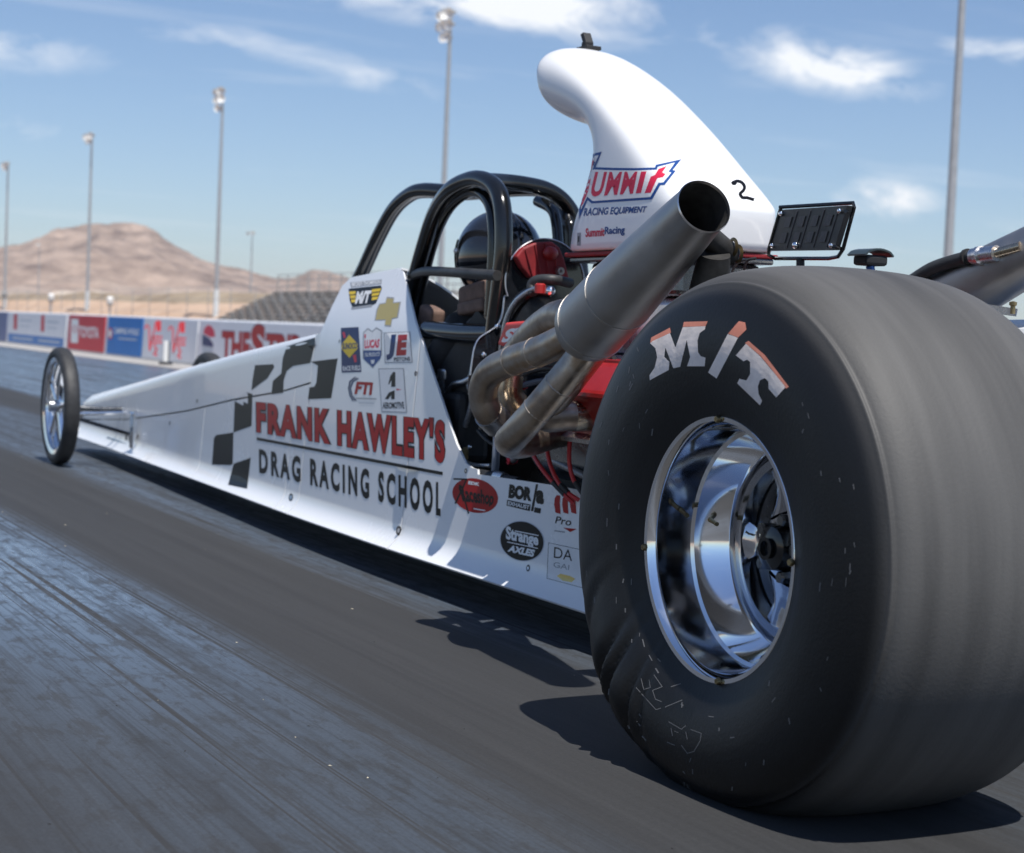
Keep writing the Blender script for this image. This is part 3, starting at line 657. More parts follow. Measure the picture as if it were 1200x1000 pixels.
o = flank(Y3+gap, YB-gap, None, lambda Y: min(ztop_(Y), .69), 'cockpit_side_panel'); o2 = mirrorX(o); bpy.data.objects.remove(o)
# upper nose shell: left flank above the seam, rounded shoulder, crowned deck, right flank
def deckrow(Y, zs_lo, crown):
    t = ztop_(Y); L_ = [sidept(Y, zs_lo+(t-.02-zs_lo)*k/5) for k in range(6)]; w = -sidept(Y, t-.02)[0]
    L_ += [(-(w-.003), Y, t-.009), (-(w-.010), Y, t-.001), (-(w-.020), Y, t+.002)]; wi = w-.020
    L_ += [(-wi*(1-k/4), Y, t+.002+crown*(1-(1-k/4)**2)) for k in range(1, 5)]
    return L_+[(-p[0], p[1], p[2]) for p in L_[-2::-1]]
G = [deckrow(Y, zseam(Y)+.003, .018) for Y in stations(YB+gap, YN-.02)]
e = G[-1]; c = Vector((0, YN+.05, .21))
for k, f in enumerate((.93, .75, .45)): G.append([tuple(Vector((p[0]*f, p[1]+[.03, .055, .065][k], c.z+(p[2]-c.z)*f))) for p in e])
bm = MB(); bm.grid(G, .006); PAN['nose'] = bm.build('nose_shell', WHITE, D, True, R(35))
# cowl deck over the driver's legs, up to the cockpit opening
G = []
for Y in stations(YC1, YB-gap):
    t = ztop_(Y); w = wtop(Y, t); 
    tr = min(t, .69); wr = wtop(Y, tr); G.append([(-w+.001+(w+wr-.002)*k/10, Y, t+.001+(tr-t)*(k/10)**1.3+.012*math.sin(math.pi*k/10)) for k in range(11)])
bm = MB(); bm.grid(G, .006); PAN['deck'] = bm.build('cowl_deck', WHITE, D, True, R(35))
# belly pan
G = []
for Y in stations(.36, YN+.05): w = lipw(Y)-.004; G.append([(-w, Y, zb(Y)+.004), (0, Y, zb(Y)-.012), (w, Y, zb(Y)+.004)])
bm = MB(); bm.grid(G, .004); bm.build('belly_pan', BLACKM, D)
# nose front cap under the shell
bm = MB(); Yn = YN+.03; w = wtop(Yn, .2)
bm.grid([[(-.085, Yn, .078), (.085, Yn, .078)], [(-w+.004, Yn+.02, .15), (w-.004, Yn+.02, .15)], [(-w+.006, Yn+.025, .25), (w-.006, Yn+.025, .25)]], .004); bm.build('nose_cap', WHITE, D, True)
# frame tubes seen in the open bays
for s in (-1, 1):
    tube('frame_rail', [(s*.20, .0, .14), (s*.205, 1.2, .125), (s*.21, 2.4, .12), (s*.12, 4.6, .11), (s*.06, 6.2, .105)], .019, BLACKP, D, 10, 5)
    tube('frame_rail', [(s*.19, .05, .36), (s*.20, 1.1, .325), (s*.20, 1.72, .315)], .015, BLACKP, D, 10, 5)
for Y, z1 in ((.5, .33), (1.2, .32), (1.70, .315)):
    for s in (-1, 1): tube('frame_upright', [(s*.2, Y, .12), (s*.198, Y-.03, z1)], .013, BLACKP, D, 8, 1)

for o in PAN.values():           # plain triangles, so the print laid on the skin follows it exactly
    bm = bmesh.new(); bm.from_mesh(o.data); bmesh.ops.triangulate(bm, faces=bm.faces[:]); bm.to_mesh(o.data); bm.free()
# stickers and lettering on the flank ------------------------------------------------
Z2 = (220, 330, 3.447); ALLP = [PAN[k] for k in ('low1', 'low2', 'low3', 'cowl', 'rear', 'nose', 'deck')]
def clipx(P, x0, x1):      # keep the part of a polygon between two columns (one sticker per panel)
    def half(P, f):
        o = []
        for a, b in zip(P, P[1:]+P[:1]):
            fa, fb = f(a), f(b)
            if fa >= 0: o.append(a)
            if fa*fb < 0: t = fa/(fa-fb); o.append((a[0]+(b[0]-a[0])*t, a[1]+(b[1]-a[1])*t))
        return o
    P = half(P, lambda p: p[0]-x0); return half(P, lambda p: x1-p[0]) if P else P
s = Sticker(ALLP, Z2)
for P in ([(272, 338), (345, 334), (350, 346), (322, 392), (290, 415), (258, 440), (262, 396)],
          [(400, 262), (515, 226), (512, 260), (495, 330), (425, 342), (400, 362), (388, 400), (386, 450), (338, 456), (344, 402), (378, 372), (384, 310)],
          [(497, 324), (606, 311), (580, 472), (486, 476), (494, 412), (520, 408), (526, 340)],
          [(190, 484), (240, 448), (262, 455), (258, 584), (185, 610)], [(116, 620), (185, 610), (182, 735), (176, 742), (98, 740), (106, 632)], [(186, 736), (255, 712), (240, 838), (163, 822)]): s.poly(P, VBLACK, 0, 9)
s.build('sticker_checkered_flag', PAN['low2'], 'black checkered flag graphic')
s = Sticker(ALLP)
NQ = [(300.5, 471), (521.5, 493), (521.5, 543.5), (301, 507)]
s.text("FRANK HAWLEY'S", NQ, VBLACK, 1, .085, 0, 8, .004, 1.2); s.text("FRANK HAWLEY'S", NQ, VRED, 2, .048, 0, 8, 0, 1.2)
s.poly([(301, 512.5), (519, 553.2), (519, 557.2), (301, 516)], VBLACK, 1, 14)
s.text('DRAG RACING SCHOOL', [(303.5, 526), (516.5, 565.5), (516.5, 605.5), (304, 554.5)], VBLACK, 1, .04, 0, 10, 0, 1.42)
s.build('lettering', PAN['cowl'], "red and black team name lettering")
Z4 = (380, 310, 5.263)
def st(*a):
    s = Sticker([PAN['cowl'], PAN['deck'], PAN['rear']], Z4); s.fix = 1.8; return s
s = st(); s.poly([(160, 112), (355, 92), (352, 122), (165, 142)], VGREY, 0, 8).text('MICKEY THOMPSON', [(170, 112), (348, 96), (346, 118), (172, 138)], VWHITE, 1, .02)
s.poly([(150, 150), (350, 130), (356, 150), (320, 240), (292, 255), (175, 268), (158, 225)], VBLACK, 0, 8)
for k in range(3):
    y = 168+k*25; s.poly([(152+6*k, y), (196, y-3), (192, y+16), (158+6*k, y+18)], VYEL, 1); s.poly([(296, y-14), (352-9*k, y-20), (345-9*k, y-2), (292, y+4)], VYEL, 1)
s.text('M/T', [(196, 168), (294, 160), (284, 238), (190, 245)], VWHITE, 2, .06, .2); s.line([(172, 272), (290, 255)], 14, VGREY, 1); s.build('sticker', PAN['cowl'], 'black and yellow winged tyre maker sticker')
s = st(); P = [(322, 280), (340, 242), (378, 236), (386, 200), (432, 203), (428, 234), (474, 230), (456, 330), (420, 338), (412, 386), (372, 382), (378, 346), (310, 348)]
s.poly(P, VGREY, 0, 8); c = Vector((390, 290)); s.poly([tuple(c+(Vector(p)-c)*.9) for p in P], GOLD, 1, 8); s.build('sticker', PAN['cowl'], 'gold bow tie sticker')
s = st(); s.poly([(103, 392), (212, 386), (229, 664), (108, 668)], VNAVY, 0); s.poly([(155, 434), (206, 490), (206, 520), (156, 577), (108, 522), (108, 494)], VYEL, 1); s.text('SUNOCO', [(112, 486), (204, 482), (204, 520), (114, 526)], VNAVY, 2, .04)
s.poly([(112, 420), (126, 416), (134, 448), (122, 456)], VRED2, 1).poly([(176, 560), (196, 556), (202, 600), (188, 606)], VRED2, 1).text('RACE FUELS', [(114, 628), (222, 622), (224, 652), (116, 658)], VWHITE, 1, .03); s.build('sticker', PAN['cowl'], 'navy race fuel sticker with a yellow diamond')
s = st(); s.poly([(240, 420), (270, 392), (296, 412), (322, 388), (358, 408), (356, 560), (300, 640), (238, 580)], VGREY, 0); s.poly([(246, 424), (271, 402), (297, 420), (322, 398), (351, 414), (350, 530), (243, 530)], VWHITE, 1)
s.poly([(242, 534), (352, 532), (348, 580), (300, 632), (248, 588)], VBLUE, 1).text('LUCAS', [(246, 468), (344, 460), (340, 514), (250, 520)], VRED2, 2, .05, .15).text('OIL PRODUCTS', [(250, 545), (345, 542), (342, 565), (254, 570)], VWHITE, 2, .03); s.poly([(248, 432), (258, 430), (258, 456), (250, 458)], VRED2, 2).poly([(288, 590), (312, 588), (308, 612), (292, 614)], VWHITE, 2).build('sticker', PAN['cowl'], 'blue and white shield sticker with red lettering')
s = st(); s.poly([(366, 420), (530, 414), (546, 606), (374, 608)], VGREY, 0).poly([(371, 425), (525, 419), (540, 601), (379, 603)], VWHITE, 1)
s.text('J', [(384, 436), (446, 432), (440, 580), (384, 592)], VNAVY, 2, .07, .1).text('E', [(448, 436), (514, 432), (514, 560), (444, 564)], VRED, 2, .07, .1).text('PISTONS', [(430, 574), (530, 570), (532, 594), (432, 598)], VBLACK, 2, .03); s.build('sticker', PAN['cowl'], 'square piston maker sticker with blue and red initials')
s = st(); s.text('FTI', [(192, 722), (302, 728), (302, 808), (186, 800)], VRED, 1, .05, .15)
for k in range(3): s.line([(210-k*10, 704-k*4), (178-k*10, 722), (162-k*6, 765), (172-k*6, 810), (196-k*10, 840)], 7, VNAVY if k != 1 else VGREY, 0)
s.line([(198, 826), (320, 830)], 8, VGREY, 1).line([(215, 854), (306, 857)], 7, VRIM, 1); s.build('sticker', PAN['cowl'], 'converter maker sticker with red initials in rings')
s = st(); s.poly([(334, 642), (492, 640), (512, 916), (354, 910)], VGREY, 0).poly([(339, 647), (487, 645), (506, 911), (358, 905)], VWHITE, 1)
s.poly([(408, 690), (425, 664), (440, 664), (440, 755), (414, 755), (416, 715), (402, 740), (396, 740)], VBLACK, 2).poly([(375, 830), (400, 790), (436, 776), (436, 832), (414, 832), (414, 806), (396, 832)], VBLACK, 2).poly([(445, 766), (480, 772), (448, 778)], VRED2, 2).text('AEROMOTIVE', [(360, 852), (492, 848), (496, 890), (362, 890)], VBLACK, 2, .03); s.build('sticker', PAN['cowl'], 'white fuel system sticker with a black split letter')
ZR = (520, 545, 6.667); RP = PAN['rear']
def sr(): return Sticker([RP], ZR)
s = sr(); s.ellipse((247, 240), 182, 132, .28, VRED, 0).text('EDK', [(195, 125), (285, 140), (280, 165), (192, 150)], VWHITE, 1, .06).text('Raceshop', [(110, 165), (395, 225), (388, 318), (150, 285)], VBLACK, 1, .035, .2)
s.line([(80, 110), (180, 112), (150, 180), (92, 300)], 13, VBLACK, 1).line([(120, 180), (170, 290), (195, 378)], 11, VBLACK, 1).line([(238, 342), (322, 357)], 9, VWHITE, 1).build('sticker', RP, 'red oval sticker with black script')
s = sr(); s.text('BOR', [(515, 150), (695, 178), (685, 285), (505, 258)], VBLACK, 1, .07).poly([(722, 150), (738, 152), (700, 362), (682, 360)], VBLACK, 1).text('a', [(725, 195), (790, 205), (780, 312), (720, 300)], VBLACK, 1, .06).poly([(712, 330), (762, 340), (755, 380), (706, 370)], VBLACK, 1)
s.poly([(497, 272), (680, 310), (674, 362), (492, 318)], VBLACK, 1).text('EXHAUST', [(506, 282), (674, 318), (668, 348), (502, 312)], VWHITE, 2, .03).build('sticker', RP, 'black exhaust maker lettering sticker')
s = sr(); s.ellipse((613, 595), 176, 156, .35, VRIM, 0, 48).ellipse((613, 595), 170, 150, .35, VBLACK, 1, 48).text('Strange', [(488, 486), (744, 552), (740, 642), (488, 592)], VWHITE, 2, .045).text('AXLES', [(512, 625), (716, 664), (708, 722), (498, 676)], VWHITE, 2, .06, .15).line([(560, 516), (740, 552)], 8, VWHITE, 2).line([(500, 602), (735, 652)], 7, VWHITE, 2).build('sticker', RP, 'black oval axle maker sticker with white lettering')
s = sr()
for k in range(3):
    x = 868+k*62; s.poly([(x, 262), (x+16, 236), (x+44, 240), (x+40, 300), (x+46, 384), (x+6, 372), (x-4, 310)], VRED, 1)
s.text('Pro', [(872, 400), (1000, 418), (996, 478), (870, 455)], VBLACK, 1, .01, .2).line([(868, 514), (945, 525)], 10, VGREY, 1).poly([(935, 490), (1040, 500), (990, 525)], VRED, 1).build('sticker', RP, 'red striped sticker with black script')
s = sr(); P = [(818, 606), (1160, 680), (1150, 980), (806, 888)]; s.poly(P, VBLACK, 0); c = Vector((985, 790)); s.poly([tuple(c+(Vector(p)-c)*.975) for p in P], VWHITE, 1)
s.text('DA', [(866, 640), (1010, 668), (1004, 752), (862, 724)], VBLACK, 2, .0).text('GAI', [(862, 756), (985, 782), (980, 822), (858, 798)], VGREY, 2).poly([(885, 868), (915, 850), (990, 868), (1030, 890), (1000, 918), (930, 905)], GOLD, 2).build('sticker', RP, 'white boxed sticker with thin black letters')
# quarter turn fasteners
FAST = mat('fastener_dark', (.06, .06, .065), .4, .8)
for (x, y, k, r_) in [(239, 551, 'low1', 3.2), (231, 470, 'nose', 1.8), (341, 583, 'low3', 4), (467, 622, 'cowl', 5), (487, 438, 'cowl', 2.6), (398, 400, 'deck', 1.5), (619, 666, 'rear', 3.6), (546, 552, 'rear', 2.6), (199, 496, 'low1', 1.6)]:
    s = Sticker([PAN[k]] if k != 'deck' else [PAN['cowl'], PAN['deck']]); s.ellipse((x, y), r_*.62, r_*1.15, .1, FAST, 1, 16).ellipse((x, y), r_*.3, r_*.6, .1, ALU, 2, 10); s.build('fastener', PAN[k] if k != 'deck' else PAN['cowl'])
# bright bracket tabs let into the nose flank
for (x, y, h) in [(190, 425, 0)]: pass
# nose side windows (bright polished pockets)
s = Sticker([PAN['low1'], PAN['nose']]); 0 and s.poly([(183, 493), (192, 491), (196, 500), (195, 518), (190, 518), (185, 505)], ALU, 1); s.poly([(147, 509), (149, 509), (149, 516), (147, 516)], VBLACK, 1).poly([(151, 511), (153, 511), (153, 518), (151, 518)], VBLACK, 1); s.build('vent_slot', PAN['low1'])

# ------------------------------------------------------------------ rear wheels
LIPX, HR = -.6935, .3814
def rear_wheel(cx):
    hub = None
    # rim barrel, outboard is -X.  profile (x from wheel centre plane, radius)
    o0 = LIPX-cx
    prof = [(o0+.012, .200), (o0-.001, .2075), (o0-.004, .205), (o0-.003, .198), (o0+.004, .1925), (o0+.012, .1905), (o0+.062, .1875), (o0+.074, .1865), (o0+.078, .181), (o0+.083, .179),
            (o0+.120, .163), (o0+.126, .158), (o0+.131, .1555), (o0+.142, .152), (o0+.150, .150), (o0+.37, .150), (o0+.37, .19), (o0+.40, .2075)]
    b = MB(); b.lathe(prof[:6], axis='X', n=128); b.lathe(prof[5:8], axis='X', n=128, i=1); b.lathe(prof[7:13], axis='X', n=128); b.lathe(prof[12:], axis='X', n=128, i=1); rim = b.build('rear_wheel', [CHROME, mat('dark_rim_metal', (.42, .43, .46), .10, 1, nscale=10, rvar=.04)], D, True, R(28)); rim.location = (cx, 0, HR)  # barrel bands take a darker metal than the lip
    # centre: dish with five spokes and open windows
    b = MB(); n = 60; xs = o0+.142
    def ringpt(r_, a, x): return (x, r_*math.sin(a), r_*math.cos(a))
    for k in range(5):
        a0 = 2*math.pi*k/5+.35
        G = []
        for t in np.linspace(0, 1, 9):
            r_ = .055+(.150-.055)*t; hw = .020+.016*abs(t-.45)*2; x = xs+.008*math.sin(t*3.1)-.012*(1-t)
            G.append([ringpt(math.hypot(r_, w), a0+math.atan2(w, r_), x+dx) for w, dx in ((-hw, .022), (-hw, .006), (-hw*.75, 0), (0, -.004), (hw*.75, 0), (hw, .006), (hw, .022))])
        b.grid(G, 0)
    b.lathe([(xs-.012, .001), (xs-.012, .052), (xs-.006, .062), (xs+.02, .064)], axis='X', n=48); b.lathe([(xs+.0, .152), (xs-.006, .147), (xs-.004, .134), (xs+.02, .130)], axis='X', n=64)
    b.build('spoke_centre', mat('smoked_chrome', (.72, .73, .76), .10, 1, nscale=12, rvar=.04), rim, True, R(40))
    b = MB(); b.lathe([(xs+.012, .005), (xs+.012, .06), (xs+.024, .075), (xs+.024, .128), (xs+.016, .149)], axis='X', n=48); b.build('brake_backing', mat('dark_cast_metal', (.13, .135, .145), .22, .9, nscale=25, namt=.2, rvar=.1), rim, True)
    b = MB(); b.lathe([(xs-.045, .001), (xs-.045, .020), (xs-.040, .034), (xs-.016, .037), (xs-.011, .040)], axis='X', n=36); b.lathe([(xs-.047, .0165), (xs-.052, .018), (xs-.052, .012), (xs-.046, .010)], axis='X', n=24); b.build('hub', BLACKP, rim, True, R(30))
    for k in range(5):
        a = 2*math.pi*k/5+.35+.63; p = ringpt(.047, a, xs-.012); b = MB(); b.lathe([(-.022, .001), (-.022, .0085), (-.018, .0105), (0, .0105)], p, 'X', 6); b.build('wheel_nut', DARKCH, rim)
    for a in (0.02, 1.68, 3.30, 4.75):      # bead screws through the lip
        p = ringpt(.201, a, o0-.004); b = MB(); b.lathe([(-.006, .001), (-.006, .0045), (-.003, .006), (0, .006)], p, 'X', 10); b.build('bead_screw', BRASS, rim, True)
    for a, x, r_ in ((1.35, o0+.05, .186), (1.42, o0+.10, .171)):
        b = MB(); p = ringpt(r_, a, x); q = ringpt(r_-.022, a, x-.004); b.tube([p, q], [.0045, .003], 10); b.tube([q, ringpt(r_-.028, a, x-.005)], .0038, 8); b.build('valve_stem', BRASS, rim, True)
    # tyre
    W2 = .225; R0 = .445
    half = [(-.1995, .1990), (-.2035, .206), (-.210, .222), (-.221, .250), (-.2270, .285), (-.2275, .315), (-.2235, .345), (-.2170, .370), (-.2080, .391), (-.1985, .4045), (-.1955, .4115), (-.1895, .4125), (-.1830, .4185), (-.1720, .426), (-.157, .4315), (-.14, .4355), (-.115, .4395), (-.09, .442), (-.06, .4437), (-.03, .4447), (0, .4450)]
    P, _ = catmull([Vector((a, r_, 0)) for a, r_ in half], [0]*len(half), 3); half = [(p.x, p.y) for p in P]
    prof = half+[(-a, r_) for a, r_ in half[-2::-1]]
    n = 288; V = []; F = []; m = len(prof)
    for k in range(n):
        t = 2*math.pi*k/n; ct, s_ = math.cos(t), math.sin(t)         # t = 0 forward, pi/2 up
        for (a, r_) in prof:
            kk = 1-.12*max(0, -s_)**1.5+.14*max(0, ct)**2; r_ = .21+(r_-.21)*kk if r_ > .21 else r_
            y, z, x = r_*ct, r_*s_, a
            if z < -HR*.35:                                        # squashed foot
                dn = min(1, max(0, (-z-HR*.35)/(HR*.65))); side = math.sin(math.pi*min(1, max(0, (r_-.2)/.225)))
                x += math.copysign(.020*dn*dn*side, a)
                zc = -HR+.0015
                if r_ > .33 and z < zc*.86: z = max(z, zc) if z < zc else z
            # sidewall wrinkles of the twisted tyre, on the lower leading quarter
            wa = (t-2*math.pi) if t > math.pi else t
            env = math.exp(-((wa+.80)/.36)**2)*math.exp(-((r_-.345)/.075)**2)*(1 if a < 0 else .6)
            if env > .004:
                ph = 15.5*(wa+1.5*(r_-.33))+.8*math.sin(wa*7)
                sw = math.sin(ph); x += math.copysign(env*.024*(2*(.5+.5*sw)**2.2-1), -1 if a < 0 else 1)
            V.append((x, y, z))
    for k in range(n):
        q = (k+1) % n
        for j in range(m-1): F.append((k*m+j, k*m+j+1, q*m+j+1, q*m+j))
    ty = mesh('tyre', V, F, RUBBER, rim, True)
    return rim, ty
CXW = LIPX+.2
RW, TY = rear_wheel(CXW)
def copytree(o, parent):
    c = o.copy(); link(c, parent)
    for ch in list(o.children): copytree(ch, c)
    return c
class TyreStick(Sticker): pass
TYW = TY.copy(); TYW.location = RW.location          # world-placed stand-in used only for ray casts, never linked
ZM = (740, 360, 6)
s = Sticker([TYW], ZM, True)
s.poly([(133, 255), (150, 240), (272, 182), (310, 285), (362, 142), (522, 135), (518, 157), (482, 182), (466, 235), (470, 318), (488, 345), (522, 356), (516, 416), (392, 416), (414, 352), (390, 232), (344, 420), (296, 430), (240, 285), (232, 350), (268, 386), (264, 442), (130, 515), (128, 480), (165, 425), (182, 352), (170, 290)], LETW, 0, 4)
s.poly([(133, 252), (140, 215), (272, 145), (280, 180), (150, 240)], LETR, 0, 4).poly([(362, 140), (370, 105), (538, 100), (522, 135)], LETR, 0, 4)
s.poly([(540, 460), (678, 190), (750, 216), (600, 502)], LETW, 0, 4).poly([(680, 188), (756, 100), (800, 108), (810, 158), (752, 214)], LETR, 0, 4)
s.poly([(735, 340), (806, 258), (905, 345), (985, 440), (1085, 562), (1020, 636), (966, 575), (964, 522), (940, 500), (905, 515), (890, 560), (896, 612), (920, 660), (905, 690), (745, 536), (760, 505), (810, 516), (836, 470), (836, 386), (815, 370), (790, 382)], LETW, 0, 4)
s.poly([(800, 252), (825, 238), (940, 338), (1108, 560), (1088, 575), (985, 435), (905, 340), (808, 260)], LETR, 0, 4)
s.build('lettering', RW, 'faded white and red tyre lettering')
s = Sticker([TYW], (680, 740, 2.308), True)
A1 = [[(145, 145), (205, 212), (218, 208)], [(165, 128), (172, 158), (190, 152), (186, 128)], [(200, 118), (222, 150), (196, 160), (204, 184), (220, 190)], [(230, 205), (276, 186)], [(246, 150), (272, 142)]]
A2 = [[(240, 245), (274, 265), (286, 255)], [(246, 262), (250, 282)], [(286, 272), (290, 292)], [(300, 266), (328, 276), (325, 296)], [(274, 308), (290, 330), (308, 325), (325, 296)], [(236, 300), (256, 308)]]
for P in A1: s.line(P, 2.0, NIB, 0)
s.build('lettering', RW, 'thin moulded outline letter on the lower sidewall'); s = Sticker([TYW], (680, 740, 2.308), True)
for P in A2: s.line(P, 2.0, NIB, 0)
s.build('lettering', RW, 'thin moulded outline lettering low on the tyre sidewall')
# moulding nibs and stuck grit on the tyre
s = Sticker([TYW], None, True); rr_ = random.Random(5); cpx = Vector((846, 640))
for k in range(80):
    a = rr_.uniform(0, 6.283); r_ = rr_.uniform(1.15, 1.85); x = cpx.x+math.cos(a)*89*r_; y = cpx.y+math.sin(a)*160*r_
    if not (672 < x < 1040 and 330 < y < 935): continue
    if y < 480 and 750 < x < 930: continue
    dx, dy = -math.sin(a)*2.6*rr_.uniform(.5, 1.2), math.cos(a)*4.6*rr_.uniform(.5, 1.2)
    if rr_.random() < .5: dx, dy = rr_.uniform(-1, 1), rr_.uniform(2, 4)
    w = rr_.uniform(.35, .8); nrm = Vector((-dy, dx)).normalized()*w
    s.poly([(x-dx-nrm.x, y-dy-nrm.y), (x+dx-nrm.x, y+dy-nrm.y), (x+dx+nrm.x, y+dy+nrm.y), (x-dx+nrm.x, y-dy+nrm.y)], NIB, 0)
o = s.build('moulding_nibs', RW); o['kind'] = 'stuff'
bpy.data.objects.remove(TYW)
rw2 = copytree(RW, D); rw2.location = (-CXW, 0, HR); rw2.rotation_euler = (0, 0, math.pi)
tube('rear_axle', [(-.42, 0, HR), (.42, 0, HR)], .045, BLACKM, D, 16, 1)
b = MB(); b.ell((0, 0, HR), (.15, .16, .16)); b.build('differential', DARKCH, D, True)

# ------------------------------------------------------------------ front wheels and axle
XF, LF, RF = -.3555, 5.9854, .274
def front_wheel():
    b = MB(); b.lathe([(-.026, .206), (-.031, .226), (-.032, .2295), (-.028, .2295), (-.024, .220), (-.018, .212), (-.010, .2085), (.010, .2085), (.024, .216), (.030, .2295)], axis='X', n=72)
    rim = b.build('front_wheel', CHROME, D, True, R(30))
    P, _ = catmull([Vector((a, r_, 0)) for a, r_ in [(-.030, .224), (-.0345, .232), (-.0365, .244), (-.034, .258), (-.026, .2685), (-.013, .2735), (0, .2745)]], [0]*7, 3)
    h = [(p.x, p.y) for p in P]; b = MB(); b.lathe(h+[(-a, r_) for a, r_ in h[-2::-1]], axis='X', n=96)
    V = [(x, y, max(z, -RF+.0005)) for x, y, z in b.V]; b.V = V; b.build('tyre', RUBBERF, rim, True)
    b = MB(); b.tube([(-.052, 0, 0), (-.05, 0, 0), (.03, 0, 0), (.032, 0, 0)], [.015, .027, .030, .02], 24); b.build('hub', ALU, rim, True, R(40))
    for k in range(5):
        a = 2*math.pi*k/5+.5; c_, s_ = math.cos(a), math.sin(a)
        G = []
        for t in np.linspace(0, 1, 7):
            r_ = .022+(.209-.022)*t; hw = .021*(1-t)+.014*t+.010*max(0, t-.75); x = -.014+.006*t
            G.append([(x+dx, r_*c_-w*s_, r_*s_+w*c_) for w, dx in ((-hw, .016), (-hw, .002), (-hw*.5, -.004), (hw*.5, -.004), (hw, .002), (hw, .016))])
        b = MB(); b.grid(G); b.grid([r_[::-1] for r_ in [[g[0], g[-1]] for g in G]]); b.build('spoke', CHROME, rim, True, R(40))
    return rim
FWH = front_wheel(); FWH.location = (XF, LF, RF)
f2 = copytree(FWH, D); f2.location = (-XF, LF, RF); f2.rotation_euler = (.4, 0, math.pi)
tube('front_axle', [(XF+.03, LF, RF), (-.2, LF-.01, RF-.01), (.2, LF-.01, RF-.01), (-XF-.03, LF, RF)], .0125, DARKCH, D, 12, 4)
for s in (-1, 1):
    b = MB(); b.box((s*.30-.012, LF-.03, RF-.07), (s*.30+.012, LF+.03, RF+.07), 0, .006); b.build('spindle', ALU, D)
    tube('radius_rod', [(s*.30, LF-.02, RF-.05), (s*.10, LF-.42, RF-.11)], .009, BLACKP, D, 10, 1)
    tube('tie_rod', [(s*.31, LF-.10, RF-.03), (s*.06, LF-.11, RF-.02)], .008, CHROME, D, 10, 1)
    b = MB(); b.tube([(s*.31, LF, RF-.03), (s*.315, LF-.10, RF-.03)], .010, 10); b.build('steering_arm', ALU, D, True)
    for yy, zz in ((LF-.42, RF-.105), (LF-.10, RF-.028)):
        b = MB(); b.ell((s*.115 if yy < LF-.2 else s*.30, yy, zz), (.016, .016, .016), 12, 8); b.build('rod_end', CHROME, D, True)
    b = MB(); b.box((s*.125-.004, LF-.46, .11), (s*.125+.004, LF-.40, RF+.0), 0, .002); b.build('bracket_plate', CHROME, D)
# ------------------------------------------------------------------ roll cage
def cp(x, y, X): return atX(x, y, X)
TR = .0235
tube('roll_bar', [cp(470, 390, -.11), cp(484, 335, -.12), cp(497, 288, -.145), cp(510, 250, -.172), cp(527, 224, -.2), cp(548, 212, -.198), cp(566, 211, -.196), cp(582, 222, -.196), cp(589, 246, -.2), cp(590, 290, -.2), cp(585, 340, -.2), cp(578, 400, -.2), (-.2, 1.80, .45)], TR, BLACKP, D, 16, 6)
tube('roll_bar', [cp(484, 378, -.09), cp(498, 320, -.10), cp(511, 275, -.125), cp(527, 243, -.165), cp(546, 227, -.173), cp(562, 226, -.172), cp(574, 240, -.172), cp(578, 265, -.175), cp(578, 300, -.175), cp(574, 370, -.175)], .0155, BLACKP, D, 14, 6)
tube('roll_bar', [(-.07, 3.12, .80), cp(425, 318, -.06), cp(442, 281, -.055), cp(460, 248, -.05), cp(478, 230, -.045), cp(497, 223.5, -.035), cp(540, 226, .0), cp(590, 222, .07), cp(628, 221, .11), cp(648, 227, .13), cp(660, 242, .14), cp(666, 262, .14), cp(668, 290, .14), (.15, 2.02, .45)], TR, BLACKP, D, 16, 6)
tube('roll_bar', [cp(566, 212, -.19), cp(590, 213, -.1), cp(615, 216, -.02), cp(640, 222, .06), cp(660, 235, .12), cp(674, 258, .16), cp(678, 290, .16), (.17, 1.9, .5)], .0215, BLACKP, D, 16, 6)
tube('roll_bar', [cp(630, 236, .05), cp(646, 245, .05), cp(652, 262, .05), cp(655, 300, .05)], .015, BLACKP, D, 12, 5)
tube('cage_crossbar', [cp(484, 324, -.13), cp(490, 320.5, -.145), cp(504, 318, -.18), cp(540, 320, -.225), cp(583, 323, -.222)], .0135, mat('scuffed_black', (.035, .035, .034), .5, nscale=25, namt=.5), D, 14, 5)
tube('cage_side_bar', [(-.17, 2.26, .70), (-.175, 2.0, .695), (-.17, 1.76, .70)], .028, BLACKP, D, 14, 4)
for (x, y, X_) in ((485, 323, -.13), (582, 323, -.205)):
    p = cp(x, y, X_); b = MB(); b.ell(p, (.022, .022, .022), 14, 8); b.build('weld_joint', BLACKP, D, True)

# seat, pads, dark gear in the cockpit
b = MB()
G = []
for t in np.linspace(0, 1, 10):
    y = 2.30-.50*t**1.5 if t < 1 else 1.8; z = .16+.50*t**1.25; hw = .150+.02*math.sin(t*3.1)
    G.append([(-hw, y+.17, z+.10), (-hw+.01, y+.05, z+.03), (-hw+.04, y, z), (0, y-.012, z-.004), (hw-.04, y, z), (hw-.01, y+.05, z+.03), (hw, y+.17, z+.10)])
b.grid(G, .012); b.build('seat', BLACKM, D, True)
def pad(c, s_, name, m, rot=0):
    bm = bmesh.new(); bmesh.ops.create_cube(bm, size=1); 
    for v in bm.verts: v.co = Vector((v.co.x*s_[0], v.co.y*s_[1], v.co.z*s_[2]))
    bmesh.ops.bevel(bm, geom=bm.edges[:], offset=min(s_)*.3, segments=3, affect='EDGES', profile=.6)
    me = bpy.data.meshes.new(name); bm.to_mesh(me); bm.free(); me.materials.append(m)
    for p in me.polygons: p.use_smooth = True
    o = bpy.data.objects.new(name, me); o.location = c; o.rotation_euler = (rot, 0, 0); return link(o, D)
p = cp(563, 344, -.13); pad(p, (.06, .17, .055), 'shoulder_pad', BROWN, -.12)
